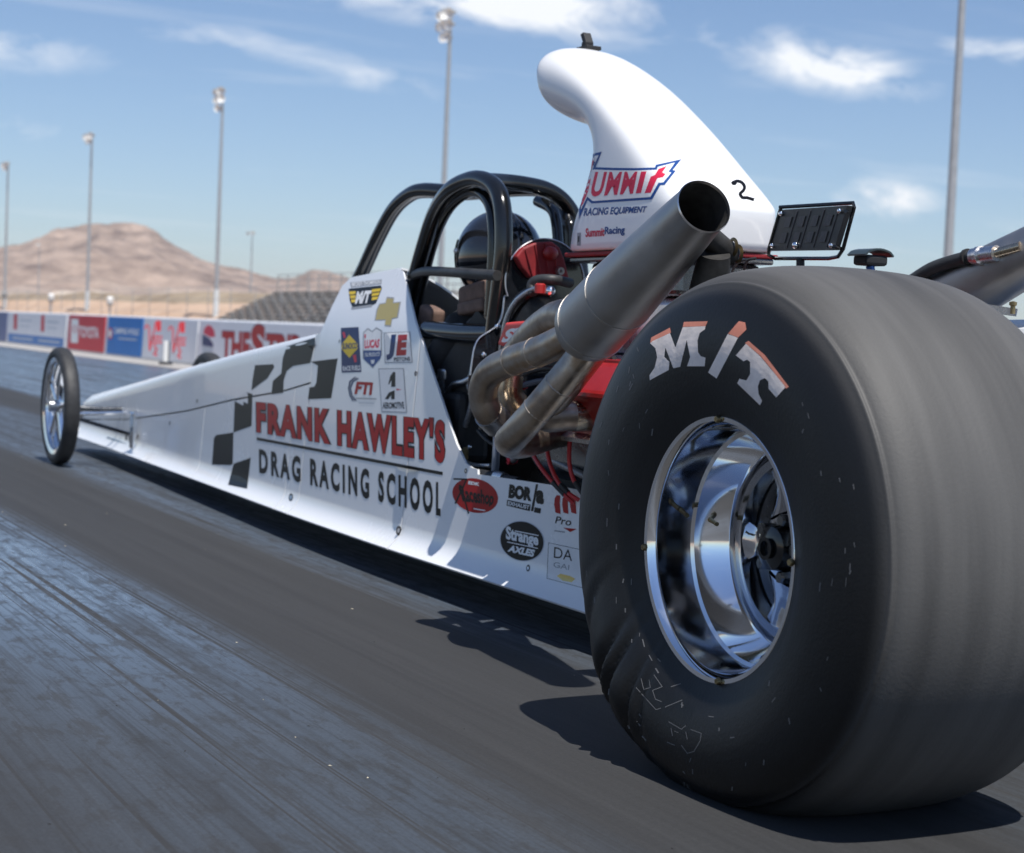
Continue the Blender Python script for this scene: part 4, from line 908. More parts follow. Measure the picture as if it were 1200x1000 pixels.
p = cp(560, 360, -.14); pad(p, (.055, .155, .035), 'shoulder_pad', BROWN, -.10)
p = cp(506, 372, -.13); pad(p, (.05, .09, .06), 'elbow_pad', BROWN, .2)
b = MB(); P0 = cp(527, 440, -.15); b.lathe([(-.10, .001), (-.10, .030), (-.03, .032), (-.012, .032), (-.010, .036), (.012, .036), (.016, .033), (.018, .02), (.016, .001)], P0, 'Z', 28); b.build('catch_can', ALU, D, True, R(30))
P0 = cp(527, 415, -.12); b = MB(); b.lathe([(-.18, .001), (-.18, .055), (.05, .055), (.06, .05), (.062, .001)], P0, 'Z', 26); b.build('fire_bottle', BLACKP, D, True, R(30))
P0 = cp(540, 480, -.14); b = MB(); b.box((P0.x-.05, P0.y-.09, P0.z-.14), (P0.x+.05, P0.y+.1, P0.z+.05), 0, .02); b.build('battery_box', BLACKM, D)
tube('fuel_hose', [cp(520, 470, -.17), cp(530, 452, -.18), cp(545, 447, -.18), cp(556, 440, -.17)], .008, ALU, D, 10, 5)
tube('brake_line', [cp(543, 540, -.2), cp(555, 545, -.2), cp(575, 546, -.2)], .006, ALU, D, 8, 3)
P0 = cp(545, 533, -.19); b = MB(); b.lathe([(-.012, .001), (-.012, .010), (.012, .010), (.02, .006), (.02, .001)], P0, 'Z', 6); b.build('brass_fitting', BRASS, D)
tube('frame_crossmember', [cp(562, 556, -.215), cp(580, 560, -.215), cp(608, 566, -.215)], .014, BLACKM, D, 10, 2)
b = MB(); a_ = cp(585, 560, -.222); b.tube([cp(582, 559, -.215), cp(592, 561, -.215)], .0155, 12); b.build('hose_clamp', ALU, D, True)
tube('frame_upright', [cp(580, 552, -.2), cp(582, 520, -.2), cp(583, 480, -.17)], .010, mat('blue_grey_tube', (.16, .18, .22), .4, .3), D, 10, 2)

# black deflector behind the driver's head
def plate(name, pts, Y, m, th=.006, parent=D):
    P = [atY(x, y, Y) for x, y in pts]; b = MB(); n = len(P)
    V = [tuple(p) for p in P]+[(p.x, p.y+th, p.z) for p in P]
    b.add(V, [tuple(range(n)), tuple(range(2*n-1, n-1, -1))]+[(k, (k+1) % n, n+(k+1) % n, n+k) for k in range(n)]); return b.build(name, m, parent)
GLOSSB = mat('gloss_black_sheet', (.010, .011, .014), .12, nscale=8, rvar=.04, coat=.4)
YD = 1.74
arc = [(638+46*math.cos(t), 330+50*math.sin(t)) for t in np.linspace(R(-200), R(20), 30)]
DP = plate('deflector_shield', arc+[(690, 380), (690, 470), (560, 470)]+[(549, 462), (550, 440), (553, 424), (556, 407), (562, 396), (574, 388), (584, 380), (588, 366), (590, 350)], YD, GLOSSB)
edge = [atY(x, y, YD-.002) for x, y in [(551, 440), (553, 424), (556, 407), (562, 396), (574, 388), (584, 380), (589, 366), (591, 348)]+arc]
b = MB(); b.tube(edge, .0022, 8, 0, 3); b.build('edge_trim', ALU, DP, True)
for (x, y) in ((567, 416), (583, 383)):
    p = atY(x, y, YD-.004); b = MB(); b.ell(p, (.008, .006, .008), 12, 8); b.build('rivet', CHROME, DP, True)
# red reflection in the shield, built as an added quilted pad
HP = plate('reflection_pad', [(605, 301), (613, 291), (630, 284), (647, 283), (656, 290), (662, 304), (667, 326), (640, 327), (622, 326), (612, 314)], YD-.028, DRED, .026)
bm = bmesh.new(); bm.from_mesh(HP.data); bmesh.ops.bevel(bm, geom=bm.edges[:], offset=.006, segments=3, affect='EDGES', profile=.6); bm.to_mesh(HP.data); bm.free()
for a0, a1 in (((616, 293), (625, 325)), ((627, 287), (634, 325)), ((639, 285), (643, 325)), ((650, 288), (653, 325))):
    b = MB(); b.tube([atY(*a0, YD-.030), atY((a0[0]+a1[0])/2, (a0[1]+a1[1])/2, YD-.032), atY(*a1, YD-.030)], .0022, 6); b.build('seam', DRED, HP, True)
c = atY(645, 297, YD-.036); b = MB(); b.ell(c, (.022, .012, .018), 16, 10); b.build('lit_patch', RED, HP, True)  # lit patch of the red reflection, made as a brighter lump
c = atY(655, 318, YD-.034); b = MB(); b.lathe([(-.012, .004), (-.012, .010), (.0, .012), (.004, .008)], c, 'Y', 14); b.build('strap_ring', ALU, HP, True)

# ------------------------------------------------------------------ engine
EB = MB(); EB.box((-.15, .86, .16), (.15, 1.52, .40), 0, .02); EB.box((-.10, .3, .17), (.10, .86, .40), 0, .03); EB.box((-.22, 1.24, .42), (.22, 1.50, .60), 0, .03); EB.build('engine_block', BLACKM, D)
for s in (-1, 1):
    b = MB(); b.add([(s*.06, .9, .40), (s*.20, .9, .36), (s*.27, .9, .47), (s*.14, .9, .56), (s*.06, 1.5, .40), (s*.20, 1.5, .36), (s*.27, 1.5, .47), (s*.14, 1.5, .56)], [(0, 1, 2, 3), (7, 6, 5, 4), (0, 4, 5, 1), (1, 5, 6, 2), (2, 6, 7, 3), (3, 7, 4, 0)]); b.build('cylinder_head', DARKCH, D)
    b = MB(); bm = bmesh.new()
    V = [(s*.135, .89, .560), (s*.275, .89, .478), (s*.33, .89, .575), (s*.26, .89, .645), (s*.17, .89, .645), (s*.135, 1.22, .560), (s*.275, 1.22, .478), (s*.33, 1.22, .575), (s*.26, 1.22, .645), (s*.17, 1.22, .645)]
    b.add(V, [(0, 1, 2, 3, 4), (9, 8, 7, 6, 5), (0, 5, 6, 1), (1, 6, 7, 2), (2, 7, 8, 3), (3, 8, 9, 4), (4, 9, 5, 0)]); o = b.build('valve_cover', RED, D)
    bm.from_mesh(o.data); bmesh.ops.bevel(bm, geom=bm.edges[:], offset=.014, segments=3, affect='EDGES', profile=.6); bm.to_mesh(o.data); bm.free()
    b = MB(); b.add([(s*.128, .885, .552), (s*.282, .885, .462), (s*.287, .885, .472), (s*.133, .885, .562), (s*.128, 1.515, .552), (s*.282, 1.515, .462), (s*.287, 1.515, .472), (s*.133, 1.515, .562)], [(0, 1, 2, 3), (7, 6, 5, 4), (0, 4, 5, 1), (1, 5, 6, 2), (2, 6, 7, 3), (3, 7, 4, 0)]); b.build('gasket_rail', ALU, D)
# intake manifold and carburettor base below the scoop
b = MB(); b.box((-.12, .92, .56), (.12, 1.48, .66), 0, .02); b.box((-.09, 1.08, .66), (.09, 1.44, .80), 0, .02); b.build('intake_manifold', ALU, D)
b = MB(); b.box((-.11, 1.06, .80), (.11, 1.46, .88), 0, .012); b.box((-.13, 1.04, .88), (.13, 1.53, .893), 0, .004); b.build('carburettor', DARKCH, D)
b = MB(); b.box((-.140, 1.038, .893), (.140, 1.54, .9035), 0, .003); b.build('scoop_base_plate', DRED, D)
for (x, y, x2, y2, r_) in [(846, 316, 866, 303, .004), (858, 318, 880, 304, .003), (872, 316, 886, 303, .003)]:
    tube('throttle_cable', [cp(x, y, -.05), cp((x+x2)/2-3, (y+y2)/2-4, -.06), cp(x2, y2, -.05)], r_, BLACKM, D, 8, 4)
# red ignition box with white letters and the curved belt guard behind it
c0 = atX(602, 393, -.27); 
IGN = MB(); o_ = [atX(*q, -.30) for q in ((582, 404), (592, 378), (626, 375), (640, 380), (634, 404), (604, 412))]; o2 = [p+Vector((.12, .05, 0)) for p in o_]
n = len(o_); IGN.add(o_+o2, [tuple(range(n)), tuple(range(2*n-1, n-1, -1))]+[(k, (k+1) % n, n+(k+1) % n, n+k) for k in range(n)]); IG = IGN.build('ignition_cover', mat('bright_red', (.62, .05, .04), .4, nscale=12, namt=.08), D)
bm = bmesh.new(); bm.from_mesh(IG.data); bmesh.ops.bevel(bm, geom=bm.edges[:], offset=.008, segments=3, affect='EDGES', profile=.6); bm.to_mesh(IG.data); bm.free()
s = Sticker([IG]); s.text('ST', [(592, 386), (621, 383), (616, 397), (587, 402)], VWHITE, 1, .05, .2); s.build('lettering', IG)
tube('belt_guard', [cp(588, 420, -.2), cp(592, 392, -.2), cp(600, 368, -.2), cp(612, 350, -.2), cp(628, 341, -.18), cp(646, 342, -.15)], [.012, .014, .016, .017, .016, .014], BLACKP, D, 14, 6)
tube('belt_guard_rim', [cp(586, 410, -.22), cp(593, 376, -.22), cp(604, 354, -.22), cp(618, 342, -.21), cp(630, 337, -.2)], .006, ALU, D, 10, 6)
tube('breather_hose', [cp(625, 345, -.2), cp(623, 334, -.2), cp(631, 328, -.19), cp(650, 328, -.16), cp(668, 332, -.1)], .0125, mat('dark_rubber_hose', (.03, .032, .034), .55, nscale=40, namt=.2), D, 14, 6)
P0 = cp(633, 338, -.2); b = MB(); b.lathe([(-.012, .001), (-.012, .014), (.008, .014), (.012, .009), (.012, .001)], P0, 'Z', 12); b.build('red_fitting', RED, D)
P0 = cp(645, 341, -.19); b = MB(); b.ell(P0, (.012, .012, .012), 12, 8); b.build('chrome_fitting', CHROME, D, True)

# ------------------------------------------------------------------ exhaust: four pipes a side into a tapered collector
def hp(name, P, r=.033, m=STEEL, par=D): return tube(name, P, r, m, par, 20, 8)
XC = -.47
E0 = cp(825, 242, -.50); B0 = cp(690, 384, -.44); AX = (E0-B0).normalized()
b = MB(); b.tube([B0-AX*.035, B0-AX*.012, B0, B0+AX*.02, B0+AX*.18, E0-AX*.10, E0-AX*.02, E0], [.058, .070, .075, .076, .072, .056, .0505, .0505], 40, 0, 0, False); n_ = len(b.V)
b.tube([E0, E0-AX*.012, E0-AX*.12, E0-AX*.3], [.0505, .0475, .048, .052], 40, 1, 0, False)
COLL = b.build('collector', [STEEL2, STEELIN], D, True, R(60))
for d_, r_ in ((.16, .0736), (.02, .0770)):
    p = B0+AX*d_; b = MB(); b.tube([p-AX*.0022, p+AX*.0022], r_, 40); b.build('weld_seam', mat('weld_bead', (.5, .47, .43), .4, 1), COLL, True)
b = MB(); b.tube([E0-AX*.16+Vector((.03, 0, -.02)), E0-AX*.13+Vector((.02, -.0, -.035))], [.009, .008], 12); b.build('inner_bung', STEEL, COLL, True)
pipes = []
pipes.append(hp('header_pipe', [B0+AX*.01, cp(662, 398, -.44), cp(632, 412, -.45), cp(598, 424, -.46), cp(574, 438, -.47), cp(566, 462, -.465), cp(574, 486, -.44), cp(592, 500, -.38), cp(620, 503, -.31), cp(650, 500, -.24)]))
pipes.append(hp('header_pipe', [B0+AX*.01+Vector((0, -.02, -.02)), cp(684, 415, -.44), cp(656, 450, -.47), cp(628, 483, -.495), cp(606, 507, -.50), cp(597, 518, -.47), cp(612, 520, -.40), cp(640, 512, -.31), cp(668, 505, -.24)]))
pipes.append(hp('header_pipe', [cp(684, 372, -.43), cp(658, 369, -.41), cp(636, 381, -.385), cp(615, 402, -.365), cp(598, 428, -.36), cp(596, 462, -.36), cp(612, 484, -.32), cp(640, 486, -.26)]))
pipes.append(hp('header_pipe', [B0+AX*.0+Vector((.02, -.02, -.02)), cp(680, 430, -.36), cp(655, 462, -.38), cp(636, 480, -.39), cp(642, 489, -.38), cp(664, 488, -.34), cp(688, 488, -.29), cp(705, 490, -.22)]))
# slip joint collar on the front pipe, heat-tinted patches
P1, P2 = cp(572, 484, -.445), cp(584, 496, -.41); b = MB(); b.tube([P1, P2], .0355, 24); b.build('slip_joint', STEEL2, pipes[0], True, R(50))
b = MB(); b.tube([cp(672, 488, -.325), cp(690, 488, -.287), cp(700, 489.5, -.245)], .0335, 20, 0, 4, False); b.build('polished_elbow', HEAT, pipes[3], True)
b = MB(); b.tube([cp(597, 440, -.36), cp(596, 462, -.36), cp(606, 478, -.335)], .0335, 20, 0, 4, False); b.build('polished_elbow', HEAT, pipes[2], True)
for o in [COLL]+pipes:
    c_ = mirrorX(o)
    if o is COLL: c_.location = (-.06, .02, .035)
    for ch in list(o.children): mirrorX(ch, c_)
# bracket with rings at the collector's mouth, seen below it
P0 = cp(838, 285, -.40); b = MB(); b.tube([P0+Vector((-.03, 0, .02)), P0+Vector((.05, .02, -.02))], .022, 16); b.tube([P0+Vector((.0, 0, -.02)), P0+Vector((.02, .05, -.14))], [.03, .045], 16); b.build('exhaust_bracket', STEELIN, D, True)
for k, d_ in enumerate((0, .012)): 
    b = MB(); b.lathe([(-.003, .012), (0, .018), (.003, .012)], P0+Vector((.04+d_, .0, -.005-.012*k)), 'X', 20, 0, True); b.build('clamp_ring', BRASS, D, True)
b = MB(); b.lathe([(0, 0)]*2, axis='X', n=3) if False else None; b.tube([E0-AX*.003, E0-AX*.001, E0+AX*.002], [.0508, .0516, .0500], 40, 0, 0, False); b.tube([E0+AX*.002, E0-AX*.004], [.0500, .0482], 40, 0, 0, False); b.build('mouth_lip', mat('bright_steel_edge', (.72, .71, .70), .3, 1), COLL, True)
# spark plug leads
for P in ([(622, 528), (632, 545), (645, 562), (662, 580), (672, 590)], [(640, 520), (645, 545), (655, 566), (666, 578), (678, 586)], [(668, 515), (667, 540), (672, 562), (684, 580)]):
    tube('spark_plug_lead', [cp(x, y, X) for (x, y), X in zip(P, (-.27, -.275, -.27, -.262, -.25))], .0052, REDR, D, 8, 5)
    p1, p2 = cp(*P[2], -.27), cp(*P[3], -.262); b = MB(); b.tube([p1+(p2-p1)*.2, p2], .0066, 8); b.build('lead_boot', BLACKM, D, True)

# ------------------------------------------------------------------ air scoop
SEC = [((1.545, .905), (1.032, .905), .148, 7), ((1.545, .9065), (1.032, .9065), .148, 7), ((1.54, .94), (1.027, .945), .150, 7), ((1.525, .99), (1.022, 1.0), .149, 6.5), ((1.52, .995), (1.026, 1.008), .149, 6.5), ((1.505, 1.04), (1.062, 1.045), .147, 5), ((1.482, 1.09), (1.135, 1.098), .145, 4.2), ((1.468, 1.135), (1.24, 1.18), .142, 3.5), ((1.47, 1.168), (1.365, 1.265), .138, 3.0), ((1.492, 1.198), (1.475, 1.332), .136, 2.8), ((1.545, 1.212), (1.575, 1.385), .135, 2.6), ((1.60, 1.224), (1.66, 1.422), .135, 2.5), ((1.652, 1.236), (1.725, 1.440), .135, 2.4), ((1.700, 1.252), (1.768, 1.441), .134, 2.4), ((1.715, 1.262), (1.780, 1.431), .128, 2.4), ((1.695, 1.272), (1.757, 1.418), .120, 2.4), ((1.60, 1.262), (1.62, 1.385), .118, 2.4), ((1.50, 1.23), (1.46, 1.29), .116, 2.4)]
n = 48; V = []
for (f, bk, hw, ex) in SEC:
    f = Vector((0, *f)); bk = Vector((0, *bk)); c = (f+bk)/2; h = (bk-f)/2
    for k in range(n):
        t = 2*math.pi*k/n; cc, ss = math.cos(t), math.sin(t); q = 2/ex
        V.append(c+h*(math.copysign(abs(cc)**q, cc))+Vector((hw*math.copysign(abs(ss)**q, ss), 0, 0)))
F = [(k*n+a, k*n+(a+1) % n, (k+1)*n+(a+1) % n, (k+1)*n+a) for k in range(len(SEC)-1) for a in range(n)]+[tuple(range(n))]
idx = [0]*((len(SEC)-3)*n)+[1]*(2*n)+[0]
SCO = mesh('air_scoop', V, F, None, D, True, [WHITE2, BLACKM], idx, R(48))
mod = SCO.modifiers.new('smooth', 'SUBSURF'); mod.levels = 1; mod.render_levels = 2
dg = bpy.context.evaluated_depsgraph_get(); dg.update(); mm = bpy.data.meshes.new_from_object(SCO.evaluated_get(dg)); SCO.modifiers.clear(); SCO.data = mm
bm = bmesh.new(); bm.from_mesh(mm); bmesh.ops.triangulate(bm, faces=bm.faces[:]); bm.to_mesh(mm); bm.free()
ZS = (660, 160, 7.143); s = Sticker([SCO], ZS, True, .0008)
OUT = [(222, 152), (325, 128), (272, 258), (425, 264), (600, 266), (770, 262), (776, 240), (988, 193), (915, 285), (942, 290), (850, 408), (815, 408), (745, 528), (240, 562), (205, 532), (135, 695), (136, 610), (200, 290)]
INN = [(238, 172), (300, 155), (248, 278), (425, 284), (600, 286), (785, 282), (792, 258), (935, 222), (880, 300), (905, 306), (838, 388), (800, 390), (732, 508), (250, 542), (204, 505), (150, 615), (152, 590), (215, 300)]
s.poly(OUT, VBLUE, 0, 5).poly(INN, VWHITE, 1, 5)
s.poly([(244, 186), (268, 178), (250, 250), (222, 320), (236, 350), (214, 455), (172, 560), (150, 590), (180, 470), (196, 410), (180, 380), (214, 300)], VRED2, 2, 5)
s.text('UMM', [(272, 298), (625, 296), (588, 480), (222, 506)], VRED2, 2, .035, 0, 5, 0, 1.12).text('I', [(655, 296), (700, 294), (655, 474), (610, 478)], VRED2, 2, .06, 0, 5)
s.poly([(735, 340), (770, 325), (800, 275), (868, 250), (830, 305), (858, 318), (836, 345), (790, 352), (736, 472), (684, 476)], VRED2, 2, 5)
s.text('RACING EQUIPMENT', [(176, 600), (716, 584), (706, 636), (172, 668)], VBLUE, 1, .03, .15, 5)
s.text('Summit', [(190, 772), (350, 764), (346, 834), (188, 844)], VRED2, 1, .03, 0, 5).text('Racing', [(352, 762), (520, 754), (516, 824), (348, 832)], VBLUE, 1, .03, 0, 5)
s.build('sticker', SCO, 'red and blue parts seller logo on the scoop side')
s = Sticker([SCO], (740, 200, 7.5), True); s.line([v.to_2d()[:] for v in catmull([Vector((*q_, 0)) for q_ in [(888, 112), (925, 94), (968, 106), (992, 140), (985, 172), (956, 206), (976, 238), (1015, 240), (1070, 256)]], [0]*9, 5)[0]], 27, VBLACK, 0); s.ellipse((902, 110), 24, 20, 0, VBLACK, 0); s.build('number', SCO, 'black number two')
s = Sticker([SCO], ZS, True); s.poly([(118, 808), (150, 806), (148, 915), (116, 915)], VGREY, 0, 5).poly([(124, 835), (138, 835), (136, 885), (122, 885)], FAST, 1, 5); s.build('latch', SCO)
# little camera on top of the scoop
T0 = cp(690, 57, .02); CAMT = MB(); CAMT.box((T0.x-.022, T0.y-.028, T0.z-.006), (T0.x+.022, T0.y+.028, T0.z+.004), 0, .002); CAMT.box((T0.x-.012, T0.y-.004, T0.z+.004), (T0.x+.012, T0.y+.02, T0.z+.018), 0, .003)
CAMT.add([(T0.x-.011, T0.y-.004, T0.z+.014), (T0.x+.011, T0.y-.004, T0.z+.014), (T0.x+.011, T0.y+.014, T0.z+.042), (T0.x-.011, T0.y+.014, T0.z+.042), (T0.x-.011, T0.y+.010, T0.z+.010), (T0.x+.011, T0.y+.010, T0.z+.010), (T0.x+.011, T0.y+.028, T0.z+.038), (T0.x-.011, T0.y+.028, T0.z+.038)], [(0, 1, 2, 3), (7, 6, 5, 4), (0, 4, 5, 1), (1, 5, 6, 2), (2, 6, 7, 3), (3, 7, 4, 0)]); CAMT.build('scoop_mount', BLACKM, SCO)

# ------------------------------------------------------------------ rear display board, antenna pod, right side gear
def q3(x, y, X): return cp(x, y, X)
TL, TRr, BRr, BL = q3(915, 246, .0), q3(993, 241, .0), q3(977, 293, .0), q3(901, 294, .0)
nrm = (TRr-TL).cross(BL-TL).normalized(); nrm = nrm if nrm.dot(FW) < 0 else -nrm
b = MB(); V = [TL, TRr, BRr, BL]; b.add(V+[v-nrm*.014 for v in V], [(0, 1, 2, 3), (7, 6, 5, 4), (0, 4, 5, 1), (1, 5, 6, 2), (2, 6, 7, 3), (3, 7, 4, 0)]); DB = b.build('display_board', mat('display_black', (.02, .021, .024), .35, nscale=20, rvar=.1), D)
def bl(u, v): return (TL*(1-u)+TRr*u)*(1-v)+(BL*(1-u)+BRr*u)*v
SEGM = mat('unlit_segment', (.055, .057, .062), .5); 
for k in range(4):
    u0 = .10+.205*k; b = MB()
    def sg(a, c_, e, g):
        W4 = [bl(a, c_), bl(e, c_), bl(e, g), bl(a, g)]; b.add([p+nrm*.0022 for p in W4]+[p+nrm*.0002 for p in W4], [(0, 1, 2, 3), (0, 4, 5, 1), (1, 5, 6, 2), (2, 6, 7, 3), (3, 7, 4, 0)])
    for v0 in (.14, .52): sg(u0+.035, v0+.05, u0+.125, v0+.30)
    b.build('digit', SEGM, DB)
    b = MB(); b.tube([bl(u0+.175, .06)+nrm*.001, bl(u0+.175, .94)+nrm*.001], .0012, 6); b.build('divider', mat('divider_grey', (.09, .09, .1), .5), DB)
for u, v in ((.04, .1), (.93, .12), (.05, .88), (.96, .9), (.42, .88)):
    b = MB(); c = bl(u, v)+nrm*.003; b.ell(c, (.0055, .0055, .0055) if u != .42 else (.008, .008, .008), 12, 8); b.build('bolt', CHROME, DB, True)
b = MB(); b.tube([q3(914, 243, .0), q3(1000, 238, .02), q3(1001, 243, .02), q3(988, 292, .02), q3(982, 301, .02), q3(972, 303, .02), q3(908, 303, .02), q3(901, 299, .0), q3(901, 292, .0), q3(915, 244, .0)], .0042, 10, 0, 0); b.build('frame', BLACKP, DB, True)
for (u, v, x, y) in ((1.0, .12, 998, 249), (1.0, .9, 986, 292)): b = MB(); b.tube([bl(u, v), q3(x, y, .02)], .004, 8); b.build('frame_tie', BLACKP, DB, True)
tube('display_post', [q3(938, 303, .02), q3(938, 330, .02), Vector((.02, .74, .45))], .009, BLACKM, D, 10, 1)
c = q3(1020, 305, .12); b = MB(); b.box((c.x-.028, c.y-.024, c.z-.012), (c.x+.028, c.y+.024, c.z+.010), 0, .006); o = b.build('antenna_pod', BLACKM, D)
b = MB(); G = [[(c.x-.038+.076*i/8, c.y-.03+.06*j/2, c.z+.014+.010*(1-((i-4)/4)**2)-(.004 if i in (0, 8) else 0)) for j in range(3)] for i in range(9)]; b.grid(G, .004); b.build('pod_lid', mat('teal_black', (.03, .045, .05), .35), o, True)
b = MB(); b.tube([(c.x, c.y, c.z-.012), (c.x+.006, c.y, c.z-.035)], .009, 12); b.build('pod_stem', mat('blue_anodised', (.05, .13, .4), .35, .6), o, True)
c2 = c+Vector((.03, .01, -.042)); b = MB(); b.box((c2.x-.04, c2.y-.02, c2.z-.012), (c2.x+.04, c2.y+.02, c2.z+.006), 0, .004); b.build('pod_base', BLACKM, o); tube('pod_mount', [c2, Vector((.12, .6, .42))], .01, BLACKM, D, 8, 1)
# crankcase hose into the right collector
tube('crankcase_hose', [q3(1040, 345, .30), q3(1066, 331, .32), q3(1092, 315, .33), q3(1118, 306, .34), q3(1142, 300, .345)], .0145, mat('dark_rubber_hose', (.03, .032, .034), .55), D, 16, 6)
b = MB(); b.tube([q3(1140, 300.5, .345), q3(1168, 297, .35)], .017, 16); b.tube([q3(1146, 300, .345), q3(1150, 299.5, .345)], .020, 16); b.build('hose_fitting', ALU, D, True, R(40))
b = MB(); b.tube([q3(1166, 297, .35), q3(1196, 289, .37)], .0105, 14); b.build('check_valve_tube', HEAT, D, True)
b = MB(); b.tube([q3(1132, 302, .343), q3(1135, 301.5, .343)], .0185, 14); b.build('hose_clamp', BLACKM, D, True)
# white panel and grey bracket under it
P = [q3(1100, 352, .36), q3(1192, 372, .36)]
b = MB(); b.grid([[(.30, .10, .50), (.30, .95, .50)], [(.36, .10, .70), (.36, .95, .70)], [(.385, .10, .765), (.385, .95, .745)], [(.42, .10, .785), (.42, .95, .765)], [(.50, .10, .79), (.50, .95, .77)]], .005); b.build('right_engine_panel', WHITE, D, True)
b = MB(); a_, c_ = q3(1128, 352, .34), q3(1192, 362, .34); a2, c2 = q3(1128, 363, .34), q3(1190, 371, .34); b.add([a_, c_, c2, a2]+[v+Vector((.006, .004, 0)) for v in (a_, c_, c2, a2)], [(0, 1, 2, 3), (7, 6, 5, 4), (0, 4, 5, 1), (1, 5, 6, 2), (2, 6, 7, 3), (3, 7, 4, 0)]); b.build('collector_bracket', ALU, D)
P0 = q3(1187, 360, .33); b = MB(); b.lathe([(-.014, .001), (-.014, .005), (.002, .005), (.004, .008), (.010, .008), (.012, .001)], P0, 'Z', 12); b.build('bracket_bolt', BRASS, D, True)

# ------------------------------------------------------------------ driver
DR = empty('person', (0, 2.25, .16)); tag(DR, 'driver in black suit and black full-face helmet strapped inside the roll cage', 'person')
def skin(name, verts, edges, rad, m, parent, org, sub=2):
    me = bpy.data.meshes.new(name); me.from_pydata([tuple(Vector(v)-Vector(org)) for v in verts], edges, []); ob = bpy.data.objects.new(name, me); link(ob, parent)
    md = ob.modifiers.new('skin', 'SKIN'); md.use_smooth_shade = True; sv = me.skin_vertices[0].data
    for k, r_ in enumerate(rad): sv[k].radius = (r_, r_) if isinstance(r_, float) else r_
    sv[0].use_root = True
    s_ = ob.modifiers.new('sub', 'SUBSURF'); s_.levels = sub; s_.render_levels = sub
    dg = bpy.context.evaluated_depsgraph_get(); dg.update(); mm = bpy.data.meshes.new_from_object(ob.evaluated_get(dg)); ob.modifiers.clear(); ob.data = mm; mm.materials.clear(); mm.materials.append(m)
    for p in mm.polygons: p.use_smooth = True
    return ob
V = [(0, 2.28, .26), (0, 2.20, .42), (0, 2.13, .58), (0, 2.12, .72), (0, 2.14, .80), (0, 2.16, .88)]; rad = [(.13, .11), (.12, .10), (.14, .105), (.13, .09), .062, .075]; Ed = [(0, 1), (1, 2), (2, 3), (3, 4), (4, 5)]
for s in (-1, 1):
    k = len(V); V += [(s*.135, 2.13, .70), (s*.165, 2.30, .52), (s*.11, 2.56, .55), (s*.10, 2.64, .565)]; rad += [.062, .050, .038, .032]; Ed += [(3, k), (k, k+1), (k+1, k+2), (k+2, k+3)]
    w_ = k+3
    for q in range(5):
        f = len(V); dx = (q-2)*.016; l = (.035, .045, .05, .045, .034)[q]
        if q == 0: pts = [(s*.10-s*.03, 2.65, .56), (s*.10-s*.045, 2.67, .545)]
        else: pts = [(s*.10+s*.012, 2.67+.0, .585-.018*(q-1)), (s*.10-s*.012, 2.69, .583-.018*(q-1))]
        V += pts; rad += [.010, .009]; Ed += [(w_, f), (f, f+1)]
    k = len(V); V += [(s*.085, 2.42, .24), (s*.10, 2.82, .42), (s*.07, 3.20, .24), (s*.07, 3.30, .30)]; rad += [.085, .062, .045, .035]; Ed += [(0, k), (k, k+1), (k+1, k+2), (k+2, k+3)]
skin('body', V, Ed, rad, FABRIC, DR, (0, 2.25, .16))
# helmet
hc = Vector((0, 2.175, .915)); V = []; nu, nv = 40, 24
for a in range(nv+1):
    p = math.pi*a/nv
    for k in range(nu):
        t = 2*math.pi*k/nu; x = .118*math.sin(p)**.92*math.cos(t); y = .142*math.sin(p)**.9*math.sin(t); z = .128*math.cos(p)
        if z < -.03: y += .022*(max(0, math.sin(t)))*(-z/.12); x *= 1-.10*(-z-.03)/.1
        if z < -.118: z = -.118
        V.append(hc+Vector((x, y, z)))
F = [(a*nu+k, a*nu+(k+1) % nu, (a+1)*nu+(k+1) % nu, (a+1)*nu+k) for a in range(nv) for k in range(nu)]
HB = mat('helmet_black', (.012, .013, .016), .10, nscale=6, rvar=.03, coat=.8)
HEL = mesh('helmet', [v-DR.location for v in V], F, HB, DR, True)
V = []; 
for a in range(9):
    z = .045-.085*a/8
    for k in range(25):
        t = R(90)+R(62)*(k-12)/12; p = math.acos(z/.128); V.append(hc+Vector((.1215*math.sin(p)**.92*math.cos(t), .1465*math.sin(p)**.9*math.sin(t)+(.022*max(0, math.sin(t))*(-z/.12) if z < -.03 else 0), z)))
F = [(a*25+k, a*25+k+1, (a+1)*25+k+1, (a+1)*25+k) for a in range(8) for k in range(24)]
mesh('visor', [v-DR.location for v in V], F, mat('tinted_visor', (.02, .022, .026), .05, coat=1), HEL, True)
for s in (-1, 1):
    b = MB(); b.lathe([(0, .001), (.006, .010), (.010, .008), (.012, .001)], hc+Vector((s*.11, .045, .01)) if s > 0 else hc+Vector((-.121, .045, .01)), 'X', 14); o = b.build('visor_pivot', ALU, HEL, True, org=DR.location[:]); o.location = (0, 0, 0)
# a rounded dark strap ridge over the crown
b = MB(); b.tube([hc+Vector((0, .1455*math.sin(t), .131*math.cos(t))) for t in np.linspace(-1.2, .9, 14)], .006, 8, 0, 2); o = b.build('crown_ridge', HB, HEL, True, org=DR.location[:]); o.location = (0, 0, 0)
b = MB(); b.lathe([(-.03, .075), (-.018, .098), (.012, .102), (.024, .085), (.01, .07)], Vector((0, 2.155, .785)), 'Z', 28, 0, True); o = b.build('neck_collar', FABRIC, DR, True, org=DR.location[:]); o.location = (0, 0, 0)

